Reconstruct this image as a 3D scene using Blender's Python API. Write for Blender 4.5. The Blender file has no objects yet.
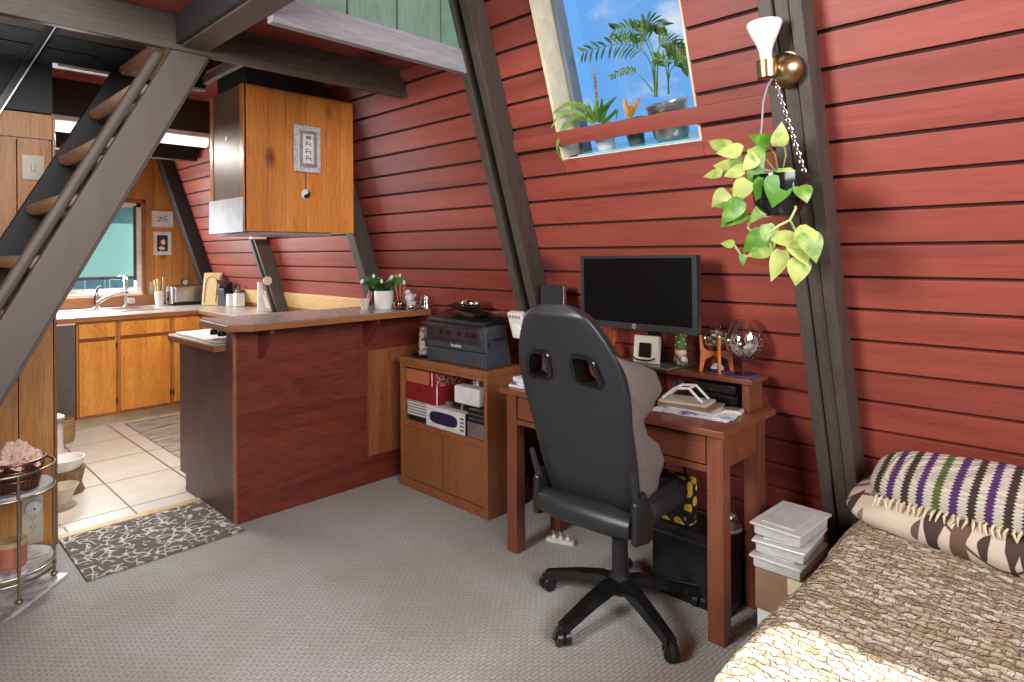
import bpy, bmesh, math, random
from mathutils import Vector as V, Matrix as M, noise as NZ

C = bpy.context.scene.collection
R = math.radians
PI = math.pi
rnd = random.Random(7)

# ---------------------------------------------------------------- camera
CAM = V((0, 0, 1.45))
FPX, YAW, ROLL, HORIZON = 629.85, R(45.936), R(-0.414), 253.1
_F = V((math.sin(YAW), math.cos(YAW), 0))
_R0 = V((math.cos(YAW), -math.sin(YAW), 0))
_U0 = V((0, 0, 1))
_R = _R0 * math.cos(ROLL) + _U0 * math.sin(ROLL)
_U = _U0 * math.cos(ROLL) - _R0 * math.sin(ROLL)
cam = bpy.data.cameras.new('camera')
cam.sensor_width = 36.0
cam.lens = 36.0 * FPX / 1024
cam.shift_y = -(341 - HORIZON) / 1024
cam.clip_start = 0.05
co = bpy.data.objects.new('camera', cam)
C.objects.link(co)
mw = M((( _R.x, _U.x, -_F.x, CAM.x), (_R.y, _U.y, -_F.y, CAM.y), (_R.z, _U.z, -_F.z, CAM.z), (0, 0, 0, 1)))
co.matrix_world = mw
bpy.context.scene.camera = co


def ray(u, v):
    return _F + _R * ((u - 512) / FPX) + _U * ((HORIZON - v) / FPX)


def at(u, v, axis, val):
    """world point seen at photo pixel (u, v) where coordinate <axis> equals val"""
    d = ray(u, v)
    return CAM + d * ((val - CAM[axis]) / d[axis])


# ---------------------------------------------------------------- view, world, lights
sc = bpy.context.scene
sc.view_settings.view_transform = 'Standard'
sc.view_settings.look = 'None'
sc.view_settings.gamma = 1
sc.view_settings.use_curve_mapping = False
sc.view_settings.exposure = 0.0
sc.cycles.use_denoising = True
sc.cycles.max_bounces = 8
sc.cycles.diffuse_bounces = 4
sc.cycles.transparent_max_bounces = 24
sc.cycles.sample_clamp_indirect = 6.0
sc.cycles.caustics_reflective = False
sc.cycles.caustics_refractive = False

w = bpy.data.worlds.new('sky')
sc.world = w
w.use_nodes = True
nt = w.node_tree
nt.nodes.clear()
wo = nt.nodes.new('ShaderNodeOutputWorld')
bg = nt.nodes.new('ShaderNodeBackground')
tc = nt.nodes.new('ShaderNodeTexCoord')
mp = nt.nodes.new('ShaderNodeMapping')
mp.inputs['Scale'].default_value = (2.6, 2.6, 4.0)
mp.inputs['Location'].default_value = (0.35, 0.1, 0.55)
nz = nt.nodes.new('ShaderNodeTexNoise')
nz.inputs['Scale'].default_value = 2.4
nz.inputs['Detail'].default_value = 7
nz.inputs['Roughness'].default_value = 0.55
rp = nt.nodes.new('ShaderNodeValToRGB')
rp.color_ramp.elements[0].position = 0.47
rp.color_ramp.elements[0].color = (0, 0, 0, 1)
rp.color_ramp.elements[1].position = 0.66
rp.color_ramp.elements[1].color = (1, 1, 1, 1)
mx = nt.nodes.new('ShaderNodeMixRGB')
mx.inputs[1].default_value = (0.16, 0.43, 0.92, 1)
mx.inputs[2].default_value = (0.82, 0.90, 1.0, 1)
nt.links.new(tc.outputs['Generated'], mp.inputs[0])
nt.links.new(mp.outputs[0], nz.inputs['Vector'])
nt.links.new(nz.outputs[0], rp.inputs[0])
nt.links.new(rp.outputs[0], mx.inputs[0])
nt.links.new(mx.outputs[0], bg.inputs[0])
bg.inputs[1].default_value = 1.0
nt.links.new(bg.outputs[0], wo.inputs[0])


def area(name, loc, target, sx, sy, power, col=(1, 1, 1), spread=180):
    l = bpy.data.lights.new(name, 'AREA')
    l.shape = 'RECTANGLE'
    l.size, l.size_y = sx, sy
    l.energy = power
    l.color = col
    l.spread = R(spread)
    o = bpy.data.objects.new(name, l)
    C.objects.link(o)
    o.location = loc
    o.rotation_euler = (V(target) - V(loc)).to_track_quat('-Z', 'Y').to_euler()
    return o


# daylight: tall gable glazing behind the camera, roof window in the opposite slope, kitchen window
area('gable_daylight', (-0.1, -2.42, 2.75), (0.3, 3.0, 1.9), 3.4, 1.5, 165, (1.0, 0.99, 0.975), 140)
area('roof_window_daylight', (-1.38, 1.75, 2.1), (2.1, 0.35, 2.0), 0.9, 0.9, 74, (1.0, 0.985, 0.96), 120)
area('kitchen_window_daylight', (1.25, 7.08, 1.5), (1.6, 4.5, 0.9), 1.15, 0.85, 55, (0.95, 1.0, 1.0))
sun = bpy.data.lights.new('sun', 'SUN')
sun.energy = 17.0
sun.angle = R(0.6)
sun.color = (1.0, 0.965, 0.91)
so = bpy.data.objects.new('sun', sun)
C.objects.link(so)
SUN_DIR = V((0.68, -0.30, -0.67)).normalized()
so.rotation_euler = SUN_DIR.to_track_quat('-Z', 'Y').to_euler()

# ---------------------------------------------------------------- materials


class NB:
    def __init__(s, name):
        s.m = bpy.data.materials.new(name)
        s.m.use_nodes = True
        s.t = s.m.node_tree
        s.t.nodes.clear()
        s.out = s.n('OutputMaterial')
        s.b = s.n('BsdfPrincipled')
        s.l(s.b.outputs[0], s.out.inputs[0])

    def n(s, k, **kw):
        x = s.t.nodes.new('ShaderNode' + k)
        for a, b in kw.items():
            setattr(x, a, b)
        return x

    def l(s, a, b):
        s.t.links.new(a, b)

    def coord(s, scale=(1, 1, 1), rot=(0, 0, 0), loc=(0, 0, 0), src='Object'):
        c = s.n('TexCoord')
        m = s.n('Mapping')
        m.inputs['Scale'].default_value = scale
        m.inputs['Rotation'].default_value = rot
        m.inputs['Location'].default_value = loc
        s.l(c.outputs[src], m.inputs[0])
        return m.outputs[0]

    def noise(s, vec, scale, detail=4, rough=.5, dist=0):
        x = s.n('TexNoise')
        x.inputs['Scale'].default_value = scale
        x.inputs['Detail'].default_value = detail
        x.inputs['Roughness'].default_value = rough
        x.inputs['Distortion'].default_value = dist
        s.l(vec, x.inputs['Vector'])
        return x.outputs[0]

    def ramp(s, fac, stops, const=False):
        x = s.n('ValToRGB')
        cr = x.color_ramp
        if const:
            cr.interpolation = 'CONSTANT'
        while len(cr.elements) < len(stops):
            cr.elements.new(.5)
        for e, (p, c) in zip(cr.elements, stops):
            e.position = p
            e.color = (*c, 1) if len(c) == 3 else c
        s.l(fac, x.inputs[0])
        return x.outputs[0]

    def mix(s, fac, a, b, mode='MIX'):
        x = s.n('MixRGB', blend_type=mode)
        for i, q in ((0, fac), (1, a), (2, b)):
            if isinstance(q, (int, float)):
                x.inputs[i].default_value = q
            elif isinstance(q, tuple):
                x.inputs[i].default_value = (*q, 1)
            else:
                s.l(q, x.inputs[i])
        return x.outputs[0]

    def math(s, op, a, b=0.0):
        x = s.n('Math', operation=op)
        for i, q in ((0, a), (1, b)):
            if isinstance(q, (int, float)):
                x.inputs[i].default_value = q
            else:
                s.l(q, x.inputs[i])
        return x.outputs[0]

    def bump(s, h, strength=.3, dist=.01):
        x = s.n('Bump')
        x.inputs['Strength'].default_value = strength
        x.inputs['Distance'].default_value = dist
        s.l(h, x.inputs['Height'])
        s.l(x.outputs[0], s.b.inputs['Normal'])

    def set(s, **kw):
        names = dict(col='Base Color', rough='Roughness', metal='Metallic', trans='Transmission Weight', ior='IOR', alpha='Alpha',
                     emit='Emission Color', estr='Emission Strength', coat='Coat Weight', spec='Specular IOR Level', sheen='Sheen Weight', sss='Subsurface Weight')
        for k, q in kw.items():
            i = s.b.inputs[names[k]]
            if isinstance(q, (int, float)):
                i.default_value = q
            elif isinstance(q, tuple):
                i.default_value = (*q, 1)
            else:
                s.l(q, i)
        return s


def plain(name, col, rough=.5, metal=0, var=.12, scale=14, bump=0, **kw):
    """one colour with faint mottling"""
    b = NB(name)
    f = b.noise(b.coord(), scale, 3)
    lo = tuple(c * (1 - var) for c in col)
    hi = tuple(min(1, c * (1 + var)) for c in col)
    b.set(col=b.ramp(f, [(.3, lo), (.7, hi)]), rough=rough, metal=metal, **kw)
    if bump:
        b.bump(b.noise(b.coord(), scale * 6, 3), bump, .003)
    return b.m


def wood(name, a, c, axis=2, rough=.42, scale=6, stretch=12, knots=0, island=0, coat=.0, bump=.08, dark=None, fmix=.30):
    """grain runs along <axis> in the object's own coordinates"""
    b = NB(name)
    sca = [stretch, stretch, stretch]
    sca[axis] = 1
    co_ = b.coord(tuple(x / stretch * 3 for x in sca))
    f = b.noise(co_, scale, 6, .6, 1.2)
    col = b.ramp(f, [(.32, a), (.68, c)])
    fine = b.noise(b.coord(tuple(x * 2.5 for x in sca)), scale * 1.5, 2, .5)
    col = b.mix(fmix, col, b.ramp(fine, [(.35, tuple(q * .55 for q in a)), (.6, c)]))
    if island:
        g = b.n('NewGeometry')
        col = b.mix(1.0, col, b.ramp(g.outputs['Random Per Island'], [(0, (1 - island,) * 3), (1, (1 + island * .6,) * 3)]), 'MULTIPLY')
    if knots:
        vo = b.n('TexVoronoi')
        vo.inputs['Scale'].default_value = knots
        s3 = [1.0, 1.0, 1.0]
        s3[axis] = .5
        b.l(b.coord(tuple(s3)), vo.inputs['Vector'])
        k = b.ramp(vo.outputs['Distance'], [(.10, (1, 1, 1)), (.19, (0, 0, 0))])
        col = b.mix(k, col, dark or tuple(q * .25 for q in a))
    b.set(col=col, rough=rough, coat=coat)
    if bump:
        b.bump(fine, bump, .003)
    return b.m


def glass(name, col=(1, 1, 1), rough=.02, refl=.62):
    """thin clear shell: lets light straight through, reflects at grazing angles"""
    b = NB(name)
    t = b.n('BsdfTransparent')
    t.inputs[0].default_value = (*col, 1)
    g = b.n('BsdfGlossy')
    g.inputs['Roughness'].default_value = rough
    lw = b.n('LayerWeight')
    lw.inputs[0].default_value = .38
    m_ = b.n('MixShader')
    b.l(b.math('ADD', b.math('MULTIPLY', lw.outputs['Facing'], refl), .05), m_.inputs[0])
    b.l(t.outputs[0], m_.inputs[1])
    b.l(g.outputs[0], m_.inputs[2])
    b.l(m_.outputs[0], b.out.inputs[0])
    return b.m


mt = {}
mt['plank'] = wood('red_plank', (.215, .036, .024), (.345, .070, .047), 1, .5, 2.2, 16, knots=1.7, island=.16, bump=.05, fmix=.16, dark=(.10, .02, .018))
mt['groove'] = plain('groove', (.035, .008, .008), .8)
mt['rafter'] = wood('rafter', (.045, .033, .027), (.085, .064, .052), 2, .55, 3, 14, bump=.1)
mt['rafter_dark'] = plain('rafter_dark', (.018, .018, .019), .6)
mt['beam'] = wood('beam', (.075, .058, .045), (.125, .10, .08), 0, .5, 3, 14, bump=.08)
mt['stringer'] = wood('stringer', (.108, .086, .065), (.128, .103, .079), 2, .5, 2, 10, bump=.02, fmix=.06)
mt['fascia'] = wood('fascia', (.30, .295, .315), (.44, .43, .45), 0, .45, 3, 12, bump=.08)
mt['green'] = wood('green_board', (.19, .34, .25), (.26, .43, .325), 2, .5, 3, 10, bump=.08, island=.12)
mt['dark_green'] = wood('dark_green_board', (.013, .024, .02), (.02, .036, .03), 0, .5, 3, 10, bump=.05)
mt['black_board'] = plain('black_board', (.016, .016, .015), .55)
mt['pine'] = wood('pine_wall', (.44, .165, .033), (.72, .34, .09), 2, .42, 3, 14, knots=2.6, island=.22, bump=.06, dark=(.13, .04, .012))
mt['pine_cab'] = wood('pine_cabinet', (.56, .155, .025), (.80, .31, .065), 2, .32, 2.6, 15, knots=4.2, island=.12, coat=.25, bump=.04, dark=(.16, .03, .008))
mt['oak'] = wood('oak_door', (.46, .165, .02), (.74, .33, .06), 2, .35, 5, 9, coat=.15, bump=.05)
mt['oak_frame'] = wood('oak_frame', (.34, .115, .016), (.48, .19, .035), 0, .4, 4, 12, bump=.04)
mt['bar_red'] = wood('bar_red_ply', (.095, .015, .009), (.225, .042, .02), 0, .4, 3.2, 7, coat=.1, bump=.05)
mt['bar_end'] = plain('bar_end', (.13, .06, .052), .42, 0, .25, 5)
mt['bar_side'] = wood('bar_pine_panel', (.20, .055, .02), (.33, .11, .042), 2, .4, 3.2, 11, knots=2.5, bump=.05)
mt['edge_wood'] = wood('edge_wood', (.22, .075, .024), (.36, .14, .05), 0, .38, 5, 12, coat=.2)
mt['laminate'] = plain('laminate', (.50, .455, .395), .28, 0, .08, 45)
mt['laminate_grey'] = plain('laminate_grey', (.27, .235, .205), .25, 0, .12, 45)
mt['desk'] = wood('desk_wood', (.145, .040, .019), (.235, .075, .035), 1, .36, 4, 12, coat=.2, bump=.04)
mt['desk_leg'] = wood('desk_leg_wood', (.145, .040, .019), (.225, .072, .034), 2, .38, 4, 12, coat=.15, bump=.04)
mt['book'] = wood('bookcase_wood', (.25, .088, .03), (.34, .13, .05), 2, .4, 4, 12, coat=.1, bump=.03)
mt['book_dark'] = plain('bookcase_inside', (.05, .02, .012), .6)
mt['white'] = plain('white_paint', (.72, .71, .69), .4)
mt['paper'] = plain('paper', (.78, .78, .76), .7)
mt['cream'] = plain('cream_paint', (.70, .60, .40), .45, 0, .15)
mt['yellow_pine'] = wood('yellow_pine', (.62, .40, .17), (.78, .56, .28), 1, .45, 3, 14, knots=5, dark=(.2, .08, .03))
mt['steel'] = plain('steel', (.55, .55, .56), .28, 1, .06)
mt['chrome'] = plain('chrome', (.75, .76, .78), .08, 1, .03)
mt['alu'] = plain('brushed_metal', (.62, .63, .66), .4, 1, .1)
mt['brass'] = plain('brass', (.42, .33, .17), .28, 1, .2)
mt['wire'] = plain('bronze_wire', (.30, .26, .18), .35, .8, .1)
mt['black'] = plain('black_plastic', (.012, .012, .013), .35)
mt['black_gloss'] = plain('black_gloss', (.008, .008, .009), .12)
mt['screen'] = plain('screen', (.003, .003, .0035), .28, spec=.15)
mt['bezel'] = plain('bezel', (.022, .024, .028), .35)
mt['grey_plastic'] = plain('charcoal_plastic', (.052, .060, .072), .4)
mt['grey_plastic_l'] = plain('grey_plastic', (.085, .090, .098), .35)
mt['leather'] = plain('black_leather', (.017, .018, .021), .38, 0, .12, 60, bump=.12)
mt['leather_side'] = plain('grey_brown_leather', (.135, .112, .102), .48, 0, .1, 60, bump=.1)
mt['terracotta'] = plain('terracotta_candle', (.50, .17, .10), .5)
mt['glass'] = glass('clear_glass', (.95, .96, .96))
mt['smoke_cover'] = glass('clear_plastic_cover', (.85, .85, .87), .18, .22)
mt['red_box'] = plain('red_card', (.25, .012, .02), .45)
mt['orange_box'] = plain('orange_card', (.45, .15, .055), .5)
mt['navy'] = plain('navy', (.015, .02, .06), .4)
mt['kraft'] = plain('kraft_card', (.26, .16, .095), .7)
mt['orange_wood'] = plain('orange_wood', (.50, .13, .025), .4, 0, .15)
mt['purple'] = plain('purple_cloth', (.085, .03, .16), .8)
mt['stone'] = plain('pebbles', (.78, .62, .45), .5, 0, .35, 30)
mt['salt'] = plain('pink_salt', (.86, .60, .49), .5, 0, .2, 30, sss=.15)
mt['soil'] = plain('soil', (.03, .02, .014), .9, 0, .3, 60)
mt['bamboo'] = plain('bamboo', (.62, .44, .22), .5)
mt['reed'] = plain('reed', (.45, .20, .10), .6)
mt['bluegreen'] = plain('green_glaze', (.08, .16, .04), .25)
mt['wicker'] = wood('wicker', (.22, .12, .04), (.46, .30, .13), 0, .7, 20, 4)
mt['bark'] = wood('log_bark', (.14, .075, .03), (.34, .20, .09), 2, .8, 8, 6)
mt['carpet_tread'] = plain('tread_carpet', (.62, .48, .34), .95, 0, .35, 120, bump=.5)
mt['tread_wood'] = plain('tread_wood', (.05, .04, .033), .6)
mt['lamp_white'] = plain('bulb_glass', (.82, .82, .80), .25)
mt['skin_pink'] = plain('pink_cloth', (.62, .25, .28), .8)


def leafmat(name, a, c, scale=9, rough=.4, trans=.25):
    b = NB(name)
    f = b.noise(b.coord(), scale, 3, .6)
    g = b.n('NewGeometry')
    f = b.mix(.45, f, g.outputs['Random Per Island'])
    b.set(col=b.ramp(f, [(.35, a), (.65, c)]), rough=rough)
    tr = b.n('BsdfTranslucent')
    b.l(b.b.inputs['Base Color'].links[0].from_socket, tr.inputs[0])
    mxs = b.n('MixShader')
    mxs.inputs[0].default_value = trans
    b.l(b.b.outputs[0], mxs.inputs[1])
    b.l(tr.outputs[0], mxs.inputs[2])
    b.l(mxs.outputs[0], b.out.inputs[0])
    return b.m


mt['pothos'] = leafmat('pothos_leaf', (.10, .30, .025), (.62, .72, .22), 26)
mt['vine'] = leafmat('pothos_vine', (.40, .50, .14), (.60, .66, .25), 9)
mt['palm'] = leafmat('palm_leaf', (.05, .15, .02), (.22, .36, .08), 9, .4, .5)
mt['spider'] = leafmat('strap_leaf', (.06, .17, .02), (.30, .46, .09), 9, .4, .35)
mt['croton'] = leafmat('croton_leaf', (.25, .30, .03), (.60, .22, .05), 20)
mt['cactus'] = leafmat('succulent_leaf', (.04, .12, .03), (.13, .25, .07), 9)
mt['bloom'] = plain('dried_bloom', (.30, .13, .06), .8)


def m_carpet():
    b = NB('berber_carpet')
    v = b.coord((1, 1, 1), (0, 0, R(4)))
    br = b.n('TexBrick')
    br.offset = .5
    for k, q in (('Scale', 1), ('Mortar Size', .005), ('Mortar Smooth', 1), ('Brick Width', .034), ('Row Height', .0165)):
        br.inputs[k].default_value = q
    br.inputs['Color1'].default_value = (1, 1, 1, 1)
    br.inputs['Color2'].default_value = (.86, .86, .86, 1)
    br.inputs['Mortar'].default_value = (.44, .44, .44, 1)
    nzz = b.noise(v, 30, 3)
    warp = b.n('VectorMath', operation='ADD')
    b.l(v, warp.inputs[0])
    sc_ = b.n('VectorMath', operation='SCALE')
    sc_.inputs['Scale'].default_value = .012
    nc = b.n('TexNoise')
    nc.inputs['Scale'].default_value = 25
    b.l(v, nc.inputs['Vector'])
    b.l(nc.outputs['Color'], sc_.inputs[0])
    b.l(sc_.outputs[0], warp.inputs[1])
    b.l(warp.outputs[0], br.inputs['Vector'])
    base = b.ramp(b.noise(v, 1.6, 4, .6), [(.38, (.375, .365, .305)), (.56, (.475, .50, .485))])
    col = b.mix(1, base, br.outputs['Color'], 'MULTIPLY')
    col = b.mix(.35, col, b.ramp(b.noise(v, 190, 2), [(.3, (.22, .20, .18)), (.6, (.62, .60, .57))]))
    b.set(col=col, rough=.95, sheen=.2)
    b.bump(br.outputs['Color'], .8, .006)
    return b.m


def m_tile():
    b = NB('kitchen_tile')
    c = b.n('TexCoord')
    sx = b.n('SeparateXYZ')
    b.l(c.outputs['Object'], sx.inputs[0])

    def line(o, off, per, wd):
        q = b.math('MODULO', b.math('ADD', b.math('DIVIDE', b.math('SUBTRACT', o, off), per), 100.0), 1.0)
        q = b.math('ABSOLUTE', b.math('SUBTRACT', q, .5))
        return b.math('GREATER_THAN', q, .5 - wd / per / 2)
    g = b.math('MAXIMUM', line(sx.outputs[0], 1.07, .39, .011), line(sx.outputs[1], 4.12, .535, .011))
    col = b.mix(g, b.ramp(b.noise(c.outputs['Object'], 9, 3), [(.3, (.60, .58, .51)), (.7, (.68, .66, .59))]), (.16, .13, .10))
    b.set(col=col, rough=.3)
    b.bump(b.math('SUBTRACT', 1.0, g), .5, .004)
    return b.m


def m_scroll_mat():
    b = NB('scroll_mat')
    v = b.coord()
    nc = b.n('TexNoise')
    nc.inputs['Scale'].default_value = 9
    nc.inputs['Detail'].default_value = 1
    b.l(v, nc.inputs['Vector'])
    s_ = b.n('VectorMath', operation='SCALE')
    s_.inputs['Scale'].default_value = .13
    b.l(nc.outputs['Color'], s_.inputs[0])
    a_ = b.n('VectorMath', operation='ADD')
    b.l(v, a_.inputs[0])
    b.l(s_.outputs[0], a_.inputs[1])
    vo = b.n('TexVoronoi', feature='DISTANCE_TO_EDGE')
    vo.inputs['Scale'].default_value = 19
    b.l(a_.outputs[0], vo.inputs['Vector'])
    k = b.ramp(vo.outputs['Distance'], [(.05, (1, 1, 1)), (.085, (0, 0, 0))])
    brk = b.ramp(b.noise(v, 17, 1), [(.40, (.0, .0, .0)), (.46, (1, 1, 1))])
    k = b.mix(1, k, brk, 'MULTIPLY')
    col = b.mix(k, (.135, .12, .105), (.66, .63, .58))
    b.set(col=col, rough=.95)
    b.bump(b.noise(v, 160, 2), .5, .004)
    return b.m


def m_rug():
    b = NB('abstract_rug')
    v = b.coord((1, 5, 1))
    f = b.noise(v, 4, 8, .75)
    b.set(col=b.ramp(f, [(.36, (.12, .105, .09)), (.50, (.36, .32, .28)), (.62, (.55, .51, .45))]), rough=.95)
    b.bump(b.noise(b.coord(), 120, 2), .4, .004)
    return b.m


def m_marble():
    b = NB('grey_marble')
    f = b.noise(b.coord(), 6, 8, .65, 2.0)
    b.set(col=b.ramp(f, [(.40, (.33, .34, .36)), (.5, (.60, .60, .61)), (.56, (.70, .70, .70))]), rough=.25)
    return b.m


def m_throw():
    """chunky rag weave: short light strips lying among twisted brown and beige strands"""
    b = NB('woven_throw')
    v = b.coord((1, 1, 1), (0, 0, R(90)))
    nc = b.n('TexNoise')
    nc.inputs['Scale'].default_value = 38
    nc.inputs['Detail'].default_value = 3
    b.l(v, nc.inputs['Vector'])
    s_ = b.n('VectorMath', operation='SCALE')
    s_.inputs['Scale'].default_value = .026
    b.l(nc.outputs['Color'], s_.inputs[0])
    a_ = b.n('VectorMath', operation='ADD')
    b.l(v, a_.inputs[0])
    b.l(s_.outputs[0], a_.inputs[1])

    def brick(w_, h_, vec, sm=.8, ms=.004):
        br = b.n('TexBrick')
        br.offset = .5
        for k, q in (('Scale', 1), ('Brick Width', w_), ('Row Height', h_), ('Mortar Size', ms), ('Mortar Smooth', sm), ('Bias', 0)):
            br.inputs[k].default_value = q
        br.inputs['Color1'].default_value = (0, 0, 0, 1)
        br.inputs['Color2'].default_value = (1, 1, 1, 1)
        br.inputs['Mortar'].default_value = (.3, .3, .3, 1)
        b.l(vec, br.inputs['Vector'])
        return br
    br = brick(.046, .024, a_.outputs[0])
    base = b.ramp(br.outputs['Color'], [(0, (.27, .175, .09)), (.16, (.40, .295, .175)), (.38, (.52, .42, .28)), (.64, (.60, .52, .385)), (.84, (.70, .635, .52))], True)
    tint = b.ramp(b.noise(v, 3.2, 3), [(.36, (.78, .68, .50)), (.60, (1.02, 1.0, .98))])
    col = b.mix(1, base, tint, 'MULTIPLY')
    gap = b.ramp(br.outputs['Fac'], [(.25, (0, 0, 0)), (.95, (1, 1, 1))])
    col = b.mix(b.math('MULTIPLY', gap, .60), col, (.17, .115, .06))
    # light flat strips, clear edged, on every few places
    b2 = brick(.056, .036, b.coord((1, 1, 1), (0, 0, R(90)), (.013, .009, 0)), .2, .009)
    pick = b.ramp(b2.outputs['Color'], [(.58, (0, 0, 0)), (.60, (1, 1, 1))], True)
    pick = b.mix(1, pick, b.ramp(b2.outputs['Fac'], [(.3, (1, 1, 1)), (.6, (0, 0, 0))]), 'MULTIPLY')
    col = b.mix(b.math('MULTIPLY', pick, .85), col, (.76, .72, .63))
    fine = b.noise(v, 170, 3, .6)
    col = b.mix(.36, col, b.ramp(fine, [(.34, (.19, .135, .075)), (.60, (.78, .71, .58))]))
    b.set(col=col, rough=.95)
    b.bump(b.math('ADD', b.math('MULTIPLY', fine, .8), b.math('SUBTRACT', 1.0, br.outputs['Fac'])), 1.0, .012)
    return b.m


def m_crochet():
    b = NB('crochet_stripes')
    c = b.n('TexCoord')
    sx = b.n('SeparateXYZ')
    b.l(c.outputs['Object'], sx.inputs[0])
    zig = b.math('MULTIPLY', b.math('PINGPONG', b.math('ADD', sx.outputs[2], sx.outputs[0]), .008), 1.0)
    y = b.math('ADD', sx.outputs[1], zig)
    p = b.math('MODULO', b.math('ADD', b.math('DIVIDE', y, .28), 10.0), 1.0)
    cr = (.62, .57, .45)
    W_, P_, B_, G_ = (.60, .56, .47), (.085, .025, .13), (.045, .03, .02), (.09, .13, .03)
    col = b.ramp(p, [(0, W_), (.09, P_), (.165, cr), (.25, B_), (.33, W_), (.42, P_), (.50, cr), (.58, B_), (.66, W_), (.75, P_), (.83, cr), (.92, G_)], True)
    tx = b.n('TexWave')
    tx.inputs['Scale'].default_value = 55
    tx.inputs['Distortion'].default_value = 2
    tx.bands_direction = 'Z'
    b.l(c.outputs['Object'], tx.inputs['Vector'])
    col = b.mix(.25, col, tx.outputs[0], 'MULTIPLY')
    b.set(col=col, rough=.95)
    b.bump(tx.outputs[0], .6, .006)
    return b.m


def m_leafprint():
    b = NB('leaf_print')
    v = b.coord((1, 1, 1), (0, 0, R(35)))
    nc = b.n('TexNoise')
    nc.inputs['Scale'].default_value = 6
    b.l(v, nc.inputs['Vector'])
    s_ = b.n('VectorMath', operation='SCALE')
    s_.inputs['Scale'].default_value = .05
    b.l(nc.outputs['Color'], s_.inputs[0])
    a_ = b.n('VectorMath', operation='ADD')
    b.l(v, a_.inputs[0])
    b.l(s_.outputs[0], a_.inputs[1])
    m_ = b.n('Mapping')
    m_.inputs['Scale'].default_value = (8.5, 17, 3)
    b.l(a_.outputs[0], m_.inputs[0])
    vo = b.n('TexVoronoi', distance='MINKOWSKI')
    vo.inputs['Scale'].default_value = 1.0
    vo.inputs['Exponent'].default_value = 1.25
    vo.inputs['Randomness'].default_value = .75
    b.l(m_.outputs[0], vo.inputs['Vector'])
    lf = b.ramp(vo.outputs['Distance'], [(.47, (1, 1, 1)), (.49, (0, 0, 0))])
    sx = b.n('SeparateColor')
    b.l(vo.outputs['Color'], sx.inputs[0])
    tone = b.ramp(sx.outputs[0], [(0, (.055, .032, .022)), (.5, (.13, .075, .05)), (.8, (.25, .18, .12))], True)
    vine = b.ramp(b.math('ABSOLUTE', b.math('SUBTRACT', b.noise(v, 5, 0), .5)), [(.010, (1, 1, 1)), (.018, (0, 0, 0))])
    col = b.mix(vine, (.60, .50, .40), (.10, .06, .04))
    col = b.mix(lf, col, tone)
    b.set(col=col, rough=.8)
    return b.m


def m_floralbag():
    b = NB('floral_bag')
    v = b.coord()
    vo = b.n('TexVoronoi')
    vo.inputs['Scale'].default_value = 24
    b.l(v, vo.inputs['Vector'])
    k = b.ramp(vo.outputs['Distance'], [(.44, (1, 1, 1)), (.50, (0, 0, 0))])
    sx = b.n('SeparateColor')
    b.l(vo.outputs['Color'], sx.inputs[0])
    pc = b.ramp(sx.outputs[0], [(0, (.70, .45, .03)), (.35, (.72, .70, .62)), (.7, (.01, .01, .01))], True)
    b.set(col=b.mix(k, (.01, .01, .011), pc), rough=.6)
    return b.m


def m_shade():
    b = NB('roller_shade')
    tr = b.n('BsdfTranslucent')
    tr.inputs[0].default_value = (.62, .86, .80, 1)
    df = b.n('BsdfDiffuse')
    df.inputs[0].default_value = (.20, .33, .32, 1)
    ms = b.n('MixShader')
    ms.inputs[0].default_value = .6
    b.l(df.outputs[0], ms.inputs[1])
    b.l(tr.outputs[0], ms.inputs[2])
    b.l(ms.outputs[0], b.out.inputs[0])
    return b.m


def m_plaque():
    b = NB('plaque_relief')
    f = b.noise(b.coord(), 70, 3)
    b.set(col=b.ramp(f, [(.4, (.44, .41, .39)), (.6, (.68, .65, .62))]), rough=.5)
    b.bump(f, .5, .004)
    return b.m


def m_tube():
    b = NB('lit_tube')
    b.set(col=(.9, .9, .9), emit=(1, .98, .94), estr=1.0)
    return b.m


def m_stripes():
    b = NB('barcode_card')
    wv = b.n('TexWave')
    wv.bands_direction = 'Z'
    wv.inputs['Scale'].default_value = 18
    b.l(b.coord(), wv.inputs['Vector'])
    b.set(col=b.ramp(wv.outputs[0], [(.35, (.20, .19, .19)), (.5, (.70, .69, .67))]), rough=.6)
    return b.m


for k, f_ in dict(carpet=m_carpet, tile=m_tile, scroll=m_scroll_mat, rug=m_rug, marble=m_marble, throw=m_throw, crochet=m_crochet,
                  leafprint=m_leafprint, bag=m_floralbag, shade=m_shade, plaque=m_plaque, tube=m_tube, barcode=m_stripes).items():
    mt[k] = f_()

# ---------------------------------------------------------------- mesh builder


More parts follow.
